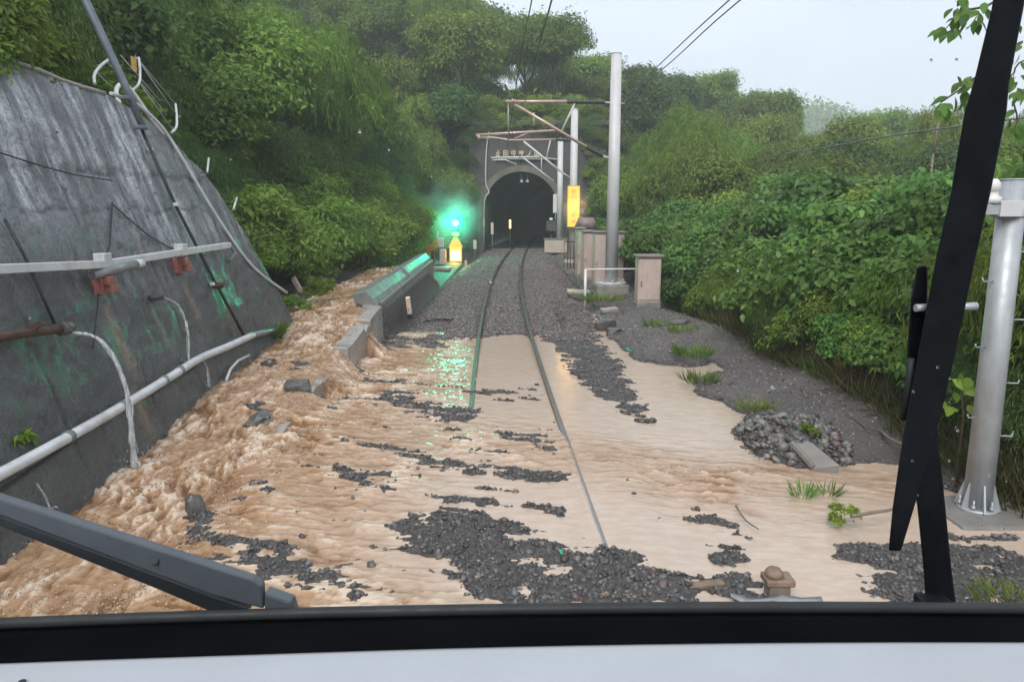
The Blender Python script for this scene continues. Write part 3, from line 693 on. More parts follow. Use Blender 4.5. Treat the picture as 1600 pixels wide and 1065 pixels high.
jet('water_jet', [(80, 531), (98, 543), (117, 572), (135, 612), (150, 652), (166, 694), (186, 738)], [.028, .036, .036, .036, .05, .075], 'strong white jet of water arching from the rusty pipe', [.21, .34, .40, .40, .36, .28, .18])
t = empty('weep_spout', onwall(240, 467, .1), 'small dark weep hole spout with a thin arc of water', 'pipe')
b = MB(); b.tube([onwall(234, 466, .0), onwall(241, 468, .12)], .04, 10); b.build('pipe_body', M['rock'], t)
jet('water_jet', [(242, 470), (254, 483), (264, 505), (272, 535), (284, 568)], [.016, .022, .022, .026], 'thin white jet of water arching from the small weep spout', [.13, .2, .22, .2, .1])
jet('water_jet', [(306, 566), (313, 580), (319, 606)], [.014, .018, .02], 'short trickle of water dropping under the white drain pipe', [.1, .1, .06])
jet('water_jet', [(48, 757), (60, 778), (72, 800)], [.012, .02, .018], 'small splashing trickle low on the wall above the wiper', [.05, .06, .05])
t = empty('weep_spout', onwall(337, 450, .1), 'broken weep hole with a brown stain running below it', 'pipe')
b = MB(); b.tube([onwall(331, 446, .0), onwall(338, 449, .10)], .05, 9); b.build('pipe_body', M['rust'], t)
pipe('white_hose', [(343, 598), (350, 580), (362, 567), (380, 558)], .02, M['pipe_white'], 'short curved white hose end by the torrent edge', 'hose', .1, 8)
# leaning blue-grey conduit crossing the wall
t = empty('conduit_pole', onwall(190, 160, .1), 'leaning blue grey conduit pole rising over the wall', 'conduit')
b = MB(); b.tube([wallp(10.62, 6.2, .16), onwall(112, -2, .16), onwall(178, 138, .16), onwall(212, 208, .13)], [.055, .055, .052, .05], 12); b.build('upper_tube', M['pole_blue'], t)
b = MB(); b.tube([onwall(212, 208, .10), onwall(268, 322, .06), onwall(330, 440, .05), onwall(377, 526, .05)], .024, 8); b.build('lower_conduit', M['cable'], t)
for a, b_ in ((184, 158), (209, 204)):
    p = onwall(a, b_, .12); b = MB(); b.box(p, (.12, .16, .05)); b.build('pole_clamp', M['pole_blue'], t, .01)
for a, b_ in ((228, 236), (268, 322), (325, 446)):
    p = onwall(a, b_, .07); b = MB(); b.box(p, (.06, .07, .05)); b.build('conduit_clip', M['white'], t, .01)
p = onwall(138, 2, .2); b = MB(); b.box(p, (.06, .17, .07)); b.build('pale_box', M['white'], t, .01)
# pale hose down the edge
P = smooth([onwall(a, b_, .03) for a, b_ in ((170, 147), (186, 153), (215, 167), (250, 200), (280, 245), (305, 288), (350, 360), (395, 420), (446, 458))])
b = MB(); b.tube(P, .026, 8); tag(b.build('edge_hose', M['pipe_white'], loc=P[0]), 'pale hose following the curved end of the wall down to the plants', 'hose')
# caged stair rail behind the wall
def bw(pts, off=-.25): return [onwall(a, b_, off) for a, b_ in pts]
t = empty('caged_ladder', bw([(230, 180)])[0], 'pale steel caged ladder with handrail climbing the slope behind the wall', 'ladder')
b = MB(); b.tube(smooth(bw([(217, 163), (210, 150), (206, 133), (211, 124), (221, 126), (232, 137), (270, 192), (320, 250)])), .033, 8); b.build('handrail', M['white'], t)
b = MB(); b.tube(bw([(320, 250), (362, 312), (406, 362)]), .024, 8); b.build('handrail', M['pipe_grey'], t)
for pts in ([(174, 122), (173, 108), (181, 95), (193, 85), (203, 79)], [(239, 82), (241, 100), (240, 122), (228, 134)], [(295, 155), (297, 172), (297, 190), (290, 199)]):
    b = MB(); b.tube(smooth(bw(pts)), .022, 6); b.build('cage_hoop', M['pipe_white'], t)
for a, c in (((190, 86), (222, 122)), ((211, 77), (272, 150)), ((233, 79), (295, 155)), ((242, 92), (297, 172)), ((241, 122), (292, 196)), ((176, 104), (196, 124)), ((243, 122), (280, 168))):
    b = MB(); b.tube(bw([a, c]), .008, 5); b.build('cage_bar', M['wire_pale'], t)
for a, c in (((280, 222), (279, 203)), ((331, 288), (328, 260)), ((376, 338), (374, 324)), ((344, 262), (346, 240)), ((384, 320), (389, 302))):
    b = MB(); b.tube(bw([a, c]), .02, 6); b.build('rail_post', M['pipe_white'], t)
p = bw([(232, 92)])[0]; b = MB(); b.box(p, (.02, .14, .22)); b.build('warning_plate', M['yellow'], t)

# ------------------------------------------------------------------ channel walls beside the track
t = empty('parapet_wall', (-2.95, 24, 0), 'upright concrete channel wall with tilted green lit coping slabs', 'wall')
def strip(b, ys_, sec):
    n = len(sec(ys_[0])); vs = []
    for y in ys_: vs += [Vector((x, y, z)) for x, z in sec(y)]
    fs = [(i*n+k, i*n+(k+1) % n, (i+1)*n+(k+1) % n, (i+1)*n+k) for i in range(len(ys_)-1) for k in range(n)]+[tuple(reversed(range(n))), tuple((len(ys_)-1)*n+k for k in range(n))]
    b._add(vs, fs); return b
px_ = lambda y: -2.84-.012*(y-16)
for y0, y1 in ((15.3, 19.6), (19.61, 23.9), (23.91, 28.4)):
    b = MB(); strip(b, [y0, y1-.012], lambda y: [(px_(y), -.6), (px_(y)-.02, .64+.012*(y-16)), (px_(y)-.3, .68+.012*(y-16)), (px_(y)-.3, -.6)]); b.build('wall_panel', M['concrete'], t, .012)
for k, (y0, y1) in enumerate(((15.7, 18.6), (18.63, 21.6), (21.63, 24.6), (24.63, 28.2))):
    q = random.Random(k); dz = q.uniform(-.015, .02); dx = q.uniform(-.02, .02)
    b = MB(); strip(b, [y0, y1], lambda y: [(px_(y)+.0+dx-.02, .58+dz+.012*(y-16)), (px_(y)-.13+dx, .76+dz+.012*(y-16)), (px_(y)-.30+dx, .93+dz+.012*(y-16)), (px_(y)-.58+dx, .87+dz+.012*(y-16)), (px_(y)-.54+dx, .68+dz+.012*(y-16)), (px_(y)-.16+dx, .50+dz+.012*(y-16))])
    b.build('coping_slab', M['coping'], t, .015)
t = empty('broken_kerb_wall', (-2.85, 11, 0), 'low broken concrete channel wall with brown water pouring over it', 'wall')
def seg(y0, y1, hi, jag):
    q = random.Random(int(y0*10)); b = MB(); Y_ = list(np.linspace(y0, y1, 5))
    dz = [hi+q.uniform(-jag, jag) for _ in Y_]
    strip(b, Y_, lambda y: [(WALLX+.13, -.7), (WALLX+.10, float(chan(y))+dz[Y_.index(y)]), (WALLX-.15, float(chan(y))+dz[Y_.index(y)]+.02), (WALLX-.15, -.7)])
    b.build('wall_panel', M['concrete_pale'], t, .015)
for a in ((5.0, 8.0, -.09, .02), (8.05, 8.75, -.03, .02), (8.8, 9.75, -.07, .03), (9.8, 10.35, -.02, .02), (10.4, 11.9, -.09, .03), (11.95, 13.4, .05, .015), (13.42, 13.9, -.02, .02), (13.95, 15.25, .06, .01)): seg(*a)
# white kilometre post leaning by the parapet
def post(name, pa, pb, r, m, label, cat, base=None, mb=None, group=None):
    t = empty(name, Vector(pa), label, cat, group)
    b = MB(); b.bar(pa, pb, r*2, r*2, (0, 1, 0)); b.build('post', m, t, r*.25)
    if base: b = MB(); b.bar(Vector(pa)-(Vector(pb)-Vector(pa)).normalized()*base, pa, r*2.1, r*2.1, (0, 1, 0)); b.build('base', mb, t)
    return t
t = post('marker_post', atY(640.5, 490, 18.5), atY(637, 464, 18.4), .055, M['pinkwhite'], 'leaning white marker post with black foot in front of the parapet', 'marker post', .12, M['cable'])
b = MB()
for z in (.12, .18, .24): b.box(Vector(t.location)+Vector((-.02, -.085, z)), (.03, .012, .025))
tag(b.build('number_mark', M['cable'], t), kind='stuff')

# ------------------------------------------------------------------ tunnel portal
TX, TY, TR, TS = .66, 55.0, 2.72, 2.78     # centre, face, radius, springing
t = empty('tunnel_portal', (TX, TY, 0), 'dark stained concrete tunnel portal with gilt characters over the arch', 'tunnel')
def arch(r, z0=-.5, n=20, s=TS): return [(TX-r, z0)]+[(TX-r*math.cos(math.pi*k/n), s+r*math.sin(math.pi*k/n)) for k in range(n+1)]+[(TX+r, z0)]
ib = arch(TR)
out = [(-3.1, -.5)]+[(max(-3.1, min(6.9, TX+(x-TX)*3.2)), 8.7 if True else z) for x, z in ib[1:-1]]+[(6.9, -.5)]
out[1] = (-3.1, 3.2); out[2] = (-3.1, 6.2); out[3] = (-3.1, 8.7); out[-2] = (6.9, 3.2); out[-3] = (6.9, 6.2); out[-4] = (6.9, 8.7)
b = MB(); n = len(ib); vs = [(x, TY, z) for x, z in ib]+[(x, TY, z) for x, z in out]+[(x, TY+2.2, z) for x, z in ib]+[(x, TY+2.2, z) for x, z in out]
fs = []
for i in range(n-1): fs += [(i, i+1, n+i+1, n+i), (n+i, n+i+1, 3*n+i+1, 3*n+i), (2*n+i, 2*n+i+1, i+1, i)]
b._add(vs, fs); b.build('portal_face', M['stone_sign'], t)
ro, ri = arch(TR+.42), arch(TR-.02); b = MB(); vs = [(x, TY-.10, z) for x, z in ri]+[(x, TY-.10, z) for x, z in ro]+[(x, TY+.02, z) for x, z in ri]+[(x, TY+.02, z) for x, z in ro]; fs = []
for i in range(n-1): fs += [(i, i+1, n+i+1, n+i), (n+i, n+i+1, 3*n+i+1, 3*n+i), (2*n+i, 2*n+i+1, i+1, i)]
b._add(vs, fs); b.build('arch_ring', M['arch_ring'], t)
b = MB(); b.box((1.9, TY-.02, 8.85), (10.4, .7, .3)); b.build('cornice', M['stone_sign'], t, .04)
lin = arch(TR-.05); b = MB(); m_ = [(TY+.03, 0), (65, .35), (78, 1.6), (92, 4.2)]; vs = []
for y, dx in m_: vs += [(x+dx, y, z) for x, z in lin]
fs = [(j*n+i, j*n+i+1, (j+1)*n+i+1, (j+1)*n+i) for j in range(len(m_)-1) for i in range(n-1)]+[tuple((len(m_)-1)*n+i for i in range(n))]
b._add(vs, fs); b.build('tunnel_lining', simple('darkened_lining', (0.024, 0.024, 0.023), None, 2, 0.7), t, recalc=False)  # lining colour darkened to add to the shade inside the tunnel
b = MB(); b.box((1.0, TY-.16, 6.36), (4.3, .22, .09)); b.build('name_shelf', M['concrete_pale'], t)
# six gilt characters, too blurred in the rain to read: short strokes
gl = [[(-.05, .2, .1, .2), (.0, .25, 0, -.2), (-.15, .05, .15, .05), (-.14, -.05, -.05, -.2), (.02, -.05, .15, -.2), (-.15, -.2, .15, -.2)],
      [(-.15, .22, .15, .22), (-.15, .22, -.15, -.2), (.15, .22, .15, -.2), (0, .26, 0, -.2), (-.15, .08, .15, .08), (-.15, -.06, .15, -.06), (-.15, -.2, .15, -.2)],
      [(-.14, .2, .14, .2), (0, .2, 0, -.05), (-.12, .2, -.12, -.02), (.12, .2, .12, -.02), (-.14, -.02, .14, -.02), (.03, -.02, .08, -.2)],
      [(-.16, .17, .16, .17), (-.14, .17, -.14, 0), (.15, .17, .13, 0), (-.14, .08, .14, .08), (-.14, 0, .14, 0), (.06, 0, .06, -.16)],
      [(.1, .2, .04, -.02), (.04, -.02, -.14, -.16), (.0, .05, .1, -.06)],
      [(-.14, .12, -.12, -.14), (0, .18, 0, -.14), (.13, .12, .12, -.14), (-.12, -.14, .12, -.14)]]
for k, g_ in enumerate(gl):
    cx_ = atY(778+12.1*k, 240.5, TY).x; b = MB()
    for x0, z0, x1, z1 in g_: b.bar((cx_+x0, TY-.10, 6.72+z0), (cx_+x1, TY-.10, 6.72+z1), .06, .07, (0, 1, 0))
    b.build('gilt_character', M['gilt'], t)
b = MB(); p0 = [atY(a, c, TY-.15) for a, c in ((764, 205), (760, 235), (759, 285), (764, 300), (757, 315), (756, 380))]; b.tube(smooth(p0), .045, 6); tag(b.build('pale_conduit', M['pipe_white'], loc=p0[0]), 'pale cable conduit running down the edge of the tunnel portal', 'conduit')
# reflectors and lamps within and beside the mouth
def plate(name, px, py, Y, w, h, m, label, cat, d=.06):
    p = atY(px, py, Y); t = empty(name, p, label, cat)
    b = MB(); b.box(p, (w, d, h)); b.build('plate', m, t, .01)
    g = gz(p.x, min(Y, 54)); 
    b = MB(); b.tube([p+Vector((0, d/2+.02, h*.4)), Vector((p.x, Y+d/2+.02, min(g, p.z-h*.5)-.05))], .025, 6); b.build('stand', M['steel_grey'], t); return t
plate('reflector_board', 769, 357, 53.5, .2, .85, M['pinkwhite'], 'pinkish reflector board at the mouth of the tunnel', 'reflector')
plate('glowing_reflector', 797, 350, 60, .16, .7, emis('amber_reflector_glow', (1.0, .62, .22), 1.6), 'narrow amber reflective marker inside the tunnel with an added glow', 'lamp')  # a reflective marker, its shine put in as emission
plate('reflector_board', 742, 382, 46, .2, .55, M['pinkwhite'], 'leaning cream marker board on ballast left of the tunnel', 'marker')
plate('reflector_board', 868, 318, 53, .35, 1.3, M['white'], 'white board standing against the portal beside the last pole', 'board')
plate('reflector_board', 756, 348, 54, .14, .5, M['pinkwhite'], 'small cream marker on the conduit of the portal', 'marker')
t = plate('equipment_box', 862, 353, 52.5, .75, .7, M['rock'], 'dark equipment box with a pale lamp by the tunnel mouth', 'equipment box', .5)
b = MB(); b.box(atY(861, 342, 52.2), (.22, .08, .16)); b.build('lamp', M['white'], t)
for a in (815, 824):
    p = atY(a, 283, 55.6); b = MB(); b.box(p, (.22, .15, .16)); b.tube([p, p+Vector((0, .2, .5))], .03, 6); tag(b.build('ceiling_lamp', M['white'], loc=p), 'small pale lamp under the crown of the tunnel arch', 'lamp', 'lamps under the tunnel arch')
t = empty('relay_box', atY(868, 375, 50), 'low pinkish relay box behind the last pole', 'relay box')
p = atY(868, 372, 50); b = MB(); b.box((p.x, 50, .35), (1.5, .6, .9)); b.build('box_body', M['cabinet'], t, .03); b = MB(); b.box((p.x, 50, .83), (1.6, .7, .06)); b.build('lid', M['cabinet_dark'], t)

# ------------------------------------------------------------------ signal and the track side equipment on the left
t = empty('track_signal', atY(711, 405, 43), 'dwarf signal showing green above a lit yellow indicator box', 'signal')
lamp_green = emis('green_lens', (.12, 1.0, .62), 26)
p = atY(712, 350, 43); g = gz(p.x, 43)
b = MB(); b.tube([(p.x, 43.05, g-.2), (p.x, 43.05, p.z-.1)], .06, 8); b.build('post', M['steel_grey'], t)
b = MB(); b.box((p.x, 43.1, p.z), (.36, .26, .85)); b.build('signal_head', M['black'], t, .03)
for dz, mm, rr in ((.06, lamp_green, .15),):
    b = MB(); b.tube([(p.x, 42.97, p.z+dz), (p.x, 42.86, p.z+dz)], [rr, rr*.7], 14); b.build('green_lens', mm, t)
b = MB(); b.tube([(p.x, 42.97, p.z-.26), (p.x, 42.9, p.z-.26)], .11, 12); b.build('dark_lens', M['cable'], t)
p2 = atY(712, 366, 43); b = MB(); b.box((p2.x, 42.9, p2.z), (.42, .08, .24)); b.build('amber_plate', M['orange'], t, .02)
p3 = atY(712, 398, 42.7); b = MB(); b.box((p3.x, 42.8, p3.z), (.72, .3, .82)); b.build('indicator_box', M['yellow'], t, .03)
b = MB(); b.box((p3.x, 42.62, p3.z-.04), (.58, .04, .6)); b.build('lit_face', emis('yellow_lit_face', (1.0, .66, .16), 3.0), t, .02)
b = MB(); b.prism([(p3.x-.42, 42.7, p3.z+.42), (p3.x+.42, 42.7, p3.z+.42), (p3.x+.12, 42.7, p3.z+.98), (p3.x-.12, 42.7, p3.z+.98)], (0, 0, 0), (0, .25, 0)); b.build('hood', M['orange'], t, .02)
for dx in (-.2, .2):
    b = MB(); b.tube([(p3.x+dx, 42.8, g-.2), (p3.x+dx, 42.8, p3.z-.4)], .03, 6); b.build('leg', M['rust'], t)
gl_ = bpy.data.lights.new('signal_light', 'SPOT'); gl_.energy = 520; gl_.color = (.02, 1.0, .48); gl_.shadow_soft_size = .14; gl_.spot_size = R(36); gl_.spot_blend = .8
go = bpy.data.objects.new('signal_light', gl_); C.objects.link(go); go.parent = t; go.location = Vector((p.x, 42.7, p.z+.06))-Vector(t.location)
go.rotation_euler = Vector((.06, -1, -.08)).to_track_quat('-Z', 'Y').to_euler()
gp_ = bpy.data.lights.new('signal_glow', 'POINT'); gp_.energy = 230; gp_.color = (.02, 1.0, .52); gp_.shadow_soft_size = .16
gq = bpy.data.objects.new('signal_glow', gp_); C.objects.link(gq); gq.parent = t; gq.location = Vector((p.x, 42.55, p.z+.1))-Vector(t.location)
SIGP = Vector((p.x, 42.6, p.z+.1)); SIGNP = atY(896, 322, 37.3)
yl = bpy.data.lights.new('indicator_light', 'POINT'); yl.energy = 40; yl.color = (1.0, .50, .08); yl.shadow_soft_size = .3
yo = bpy.data.objects.new('indicator_light', yl); C.objects.link(yo); yo.parent = t; yo.location = Vector((p3.x, 42.2, p3.z))-Vector(t.location)
t = empty('barrier_machine', atY(676, 392, 41), 'tilted yellow barrier machine with an upright pale rod', 'barrier machine')
p = atY(676, 385, 41); b = MB(); b.box(p, (1.0, .4, .42), Matrix.Rotation(R(-28), 3, 'Y')); b.build('housing', M['yellow'], t, .06)
b = MB(); b.tube([atY(683, 378, 41), atY(684, 360, 41)], .045, 6); b.build('rod', M['white'], t)
b = MB(); b.box(atY(667, 396, 40.9), (.34, .3, .3), Matrix.Rotation(R(-28), 3, 'Y')); b.build('counterweight', M['orange'], t, .03)
b = MB(); b.tube([p, (p.x, 41, gz(p.x, 41)-.1)], .09, 8); b.build('pedestal', M['rust'], t)
t = empty('cable_pedestal', atY(691, 405, 40.5), 'pinkish cable pedestal with pale cap beside the signal', 'pedestal')
p = atY(692, 398, 40.5); g = gz(p.x, 40.5); b = MB(); b.box((p.x, 40.5, (p.z+.5+g)/2-.1), (.34, .3, p.z+.3-g)); b.build('pedestal_body', M['pinkwhite'], t, .03)
b = MB(); b.box(atY(689, 379, 40.5), (.3, .3, .5)); b.build('cap', M['pipe_white'], t, .04)
plate('small_marker', 728, 413, 39, .14, .42, M['pinkwhite'], 'tiny cream marker in the ballast right of the yellow box', 'marker')
t = empty('concrete_cover', atY(665, 437, 31.5), 'flat pale concrete cover slab lying in the mud by the parapet end', 'cover slab')
p = atZ(690, 418, -.1); b = MB(); b.box((p.x, p.y, p.z-.05), (.9, .7, .16)); b.build('slab', M['concrete_pale'], t, .02)

# ------------------------------------------------------------------ overhead line poles
def cyl(b, c, z0, z1, r0, r1, n=20): b.tube([(c.x, c.y, z0), (c.x, c.y, z1)], [r0, r1], n); return b
def mast(Y, pxb, ztop, r0, r1, label):
    p = atY(pxb[0], pxb[1], Y); t = empty('catenary_pole', (p.x, Y, p.z), label, 'catenary pole', 'white overhead line poles')
    b = MB(); cyl(b, p, p.z, ztop, r0, r1); b.build('mast', M['pole_white'], t)
    b = MB(); b.tube([(p.x, Y, p.z), (p.x, Y, p.z+.06)], r0*2.3, 18); b.build('base_flange', M['pole_white'], t)
    b = MB()
    for k in range(8): a = k*math.pi/4; b.tube([(p.x+r0*1.9*math.cos(a), Y+r0*1.9*math.sin(a), p.z+.05), (p.x+r0*1.9*math.cos(a), Y+r0*1.9*math.sin(a), p.z+.16)], .03, 6)
    tag(b.build('anchor_bolt', M['steel_grey'], t), kind='stuff')
    g = gz(p.x, Y); b = MB(); b.box((p.x, Y, (p.z+min(g, p.z-.5))/2-.1), (r0*5.0, r0*5.0, p.z-min(g, p.z-.5)+.2)); b.build('foundation', M['concrete'], t, .03)
    b = MB(); b.tube([(p.x, Y, ztop), (p.x, Y, ztop+.05)], [r1*1.08, r1*.6], 16); b.build('cap', M['pole_white'], t)
    return t, p
def arm(t, Y, segs):
    ob = {}
    for nm, m, r, pts in segs:
        b = MB(); b.tube([atY(a, c, Y) for a, c in pts], r, 8); b.build(nm, m, t)
def ribbed(t, Y, a, c, r):
    A, B = atY(*a, Y), atY(*c, Y); b = MB(); k = 15; rs = []; P = []
    for i in range(k*2+1): P.append(A.lerp(B, i/(k*2))); rs.append(r if i % 2 else r*.62)
    b.tube(P, rs, 10); b.build('insulator', M['insulator'], t)
t2, p2m = mast(24.6, (955, 443), 7.52, .215, .165, 'tallest white overhead line pole in front of the pinkish cabinets')
arm(t2, 24.6, [('top_tube', M['copper'], .05, [(790, 159), (886, 159)]), ('end_fitting', M['steel_grey'], .035, [(944, 160), (962, 162)]), ('bracket_tube', M['copper'], .05, [(802, 162), (918, 231)]),
    ('end_fitting', M['steel_grey'], .04, [(940, 243), (957, 250)]), ('strut', M['pipe_white'], .032, [(899, 160), (877, 206)]), ('dropper', M['wire_pale'], .016, [(794, 155), (794, 224)]), ('clamp', M['copper'], .075, [(799, 158), (807, 160)]), ('side_arm', M['steel_grey'], .03, [(962, 162), (976, 162)])])
ribbed(t2, 24.6, (886, 159.2), (945, 160), .075); ribbed(t2, 24.6, (916, 230), (942, 244), .075)
t3, p3m = mast(38, (894.5, 409), 7.58, .20, .175, 'middle white overhead line pole carrying the lit yellow sign')
arm(t3, 38, [('top_tube', M['copper'], .06, [(743, 211), (868, 204)]), ('steady_arm', M['copper'], .045, [(748, 215), (772, 215), (796, 219), (868, 218)]), ('bracket_tube', M['pipe_white'], .05, [(818, 221), (876, 268)]), ('end_fitting', M['steel_grey'], .04, [(876, 268), (894, 280)]),
    ('strut', M['pipe_white'], .032, [(860, 219), (854, 245)]), ('end_clamp', M['copper'], .08, [(747, 211), (749, 218)]), ('dropper', M['copper'], .05, [(834, 176), (834, 196)]), ('tie', M['copper'], .03, [(800, 218), (830, 206)])])
ribbed(t3, 38, (868, 218), (892, 219), .1); 
t4, p4m = mast(52, (874, 386), 7.5, .21, .19, 'furthest and shortest looking white pole beside the tunnel mouth')
arm(t4, 52, [('top_tube', M['pipe_white'], .055, [(767, 246.5), (846, 245)]), ('steady_arm', M['pipe_white'], .04, [(770, 250), (790, 250), (807, 257)]), ('bracket_tube', M['pipe_white'], .05, [(818, 247), (866, 284)]), ('strut', M['pipe_white'], .035, [(846, 245), (846, 268)]), ('end_fitting', M['steel_grey'], .05, [(846, 246), (874, 250)])])
# lit yellow sign
t = empty('lit_sign', atY(896, 322, 37.6), 'tall narrow yellow lit sign with a column of dark characters on the pole', 'sign')
p = atY(896, 323, 37.6); b = MB(); b.box(p, (.62, .22, 2.05)); b.build('sign_case', M['yellow'], t, .03)
b = MB(); b.box(p+Vector((0, -.125, 0)), (.54, .04, 1.96)); b.build('lit_face', emis('amber_sign_face', (1.0, .50, .06), .85), t, .01)
gs = [[(-.1, .1, .1, .1), (0, .12, 0, -.1), (-.1, -.1, .1, -.1), (-.1, 0, .1, 0)], [(-.1, .1, .1, .1), (-.1, .1, -.1, -.1), (.1, .1, .1, -.1), (-.1, 0, .1, 0)], [(0, .12, -.1, -.1), (0, .05, .1, -.1), (-.1, .04, .1, .04)],
      [(-.1, .08, .1, .08), (-.06, .12, -.06, -.1), (.06, .12, .06, -.1), (-.1, -.1, .1, -.1)], [(-.1, .1, .1, .1), (0, .1, 0, -.1), (-.08, 0, .08, 0)], [(-.1, .1, .1, -.1), (.1, .1, -.1, -.1)]]
for k, g_ in enumerate(gs):
    b = MB()
    for x0, z0, x1, z1 in g_: b.bar(p+Vector((x0*1.3, -.15, .72-.29*k+z0)), p+Vector((x1*1.3, -.15, .72-.29*k+z1)), .03, .02, (0, 1, 0))
    b.build('dark_character', M['cabinet_dark'], t)
sl_ = bpy.data.lights.new('sign_light', 'POINT'); sl_.energy = 45; sl_.color = (1, .5, .1); sl_.shadow_soft_size = .4
so = bpy.data.objects.new('sign_light', sl_); C.objects.link(so); so.parent = t; so.location = (0, -.6, 0)

def wire(pts, r, m, label, name='overhead_wire', k=4, group=None):
    P = smooth(pts, k); b = MB(); b.tube(P, r, 5, False); tag(b.build(name, m, loc=P[0]), label, 'wire', group)
ms = atY(820, 158, 24.6)
wire([Vector((1.0, -6, 6.25)), Vector((.80, 6, 6.12)), atY(862, 0, 13.0), atY(845, 62, 17), ms, atY(800, 211, 38), atY(812, 246, 52), Vector((.7, 60, 5.0))], .017, M['wire'], 'dark messenger wire leaving the end of the nearest cantilever arm')
wire([Vector((.7, -6, 5.55)), Vector((.35, 6, 5.45)), atY(831, 0, 11.2), atY(815, 80, 16), atY(794, 224, 24.6), atY(796, 252, 38), atY(815, 276, 54), Vector((.8, 60, 4.7))], .011, M['wire'], 'thin contact wire hanging lowest over the track')
fe = atY(976, 160, 24.6)
wire([Vector((4.3, -4, 6.3)), Vector((4.0, 6, 6.15)), atY(1140, 0, 13.4), atY(1040, 92, 19), fe+Vector((0, 0, .12)), atY(925, 205, 38)], .013, M['wire'], 'upper of two feeder wires crossing the sky to the tall pole')
wire([Vector((4.6, -4, 6.2)), Vector((4.3, 6, 6.1)), atY(1157, 0, 13.2), atY(1052, 94, 18.8), fe, atY(925, 212, 38)], .013, M['wire'], 'lower of two feeder wires crossing the sky to the tall pole')
wire([atY(1190, 246, 40), atY(1300, 229, 34), atY(1370, 216, 30), atY(1510, 196, 26), atY(1700, 172, 22)], .03, M['wire'], 'dark cable strung across the treetops toward the hazy hill', 'aerial_cable')
t = empty('cable_post', atY(1461, 226, 28), 'thin leaning cable post poking above the bushes', 'cable post')
b = MB(); b.tube([atY(1458, 240, 28), atY(1462, 215, 28), atY(1467, 188, 28)], .035, 6); b.tube([atY(1458, 240, 28), Vector((atY(1458, 240, 28).x, 28, 0))], .04, 6); b.build('post', M['wood'], t)
b = MB(); b.bar(atY(1455, 207, 28), atY(1473, 201, 28), .04, .04); b.build('crossbar', M['wood'], t)

# grey post nearest the train
NP = Vector((4.22, 6.35, 0)); g = -.035
t = empty('track_post', (NP.x, NP.y, g), 'thick grey steel post with climbing pegs standing in gravel beside the train', 'post')
b = MB(); cyl(b, NP, g-.05, 2.86, .118, .104, 28); b.build('mast', M['steel_grey'], t)
b = MB(); b.tube([(NP.x, NP.y, 2.86), (NP.x, NP.y, 2.872)], [.107, .104], 28); b.build('cap', M['steel_grey'], t)
for k in range(6):
    a = k*math.pi/3+.3; d = Vector((math.cos(a), math.sin(a), 0)); c = Vector((NP.x, NP.y, g)); s_ = d.cross(Vector((0, 0, 1)))*.008
    b = MB(); b.prism([c+d*.10-s_, c+d*.185-s_, c+d*.11+Vector((0, 0, .26))-s_], (0, 0, 0), s_*2); b.build('gusset', M['steel_grey'], t)
b = MB(); b.tube([(NP.x, NP.y, g-.02), (NP.x, NP.y, g+.012)], .165, 20); b.build('base_flange', M['steel_grey'], t)
for k in range(6):
    a = k*math.pi/3+.8; c = Vector((NP.x+.145*math.cos(a), NP.y+.145*math.sin(a), g)); b = MB(); b.tube([c, c+Vector((0, 0, .10))], .009, 6); b.tube([c+Vector((0, 0, .02)), c+Vector((0, 0, .05))], .018, 6); b.build('anchor_bolt', M['steel_grey'], t)
for k, (a, c_) in enumerate(((1, .38), (-1, .55), (1, .86), (-1, 1.18), (1, 1.42), (-1, 1.75), (1, 2.0), (-1, 2.3))):
    z = g+c_+.3; b = MB(); q = Vector((NP.x+a*.10, NP.y-.03, z)); b.tube([q, q+Vector((a*.10, -.02, .0)), q+Vector((a*.11, -.02, .03))], .007, 6); b.build('climbing_peg', M['steel_grey'], t)
b = MB(); b.tube([(NP.x, NP.y, 2.56), (NP.x, NP.y, 2.69)], .120, 28); b.box((NP.x-.09, NP.y-.12, 2.625), (.18, .05, .13)); b.build('clamp_band', M['pole_white'], t, .004)
b = MB(); b.box((NP.x-.22, NP.y-.08, 2.62), (.2, .10, .09)); b.build('bracket', M['steel_grey'], t, .005)
b = MB(); q = Vector((NP.x-.22, NP.y-.08, 2.67)); b.tube([q, q+Vector((0, 0, .05)), q+Vector((0, 0, .06)), q+Vector((0, 0, .10)), q+Vector((0, 0, .11)), q+Vector((0, 0, .17)), q+Vector((0, 0, .20))], [.07, .07, .045, .045, .06, .05, .025], 14); b.build('insulator', M['white'], t)
b = MB(); b.box((NP.x+.15, NP.y-.05, g-.160), (1.05, .75, .3)); tag(b.build('concrete_footing', M['slab'], None, .03, loc=(NP.x, NP.y, g)), 'flat concrete footing under the grey steel post', 'footing')

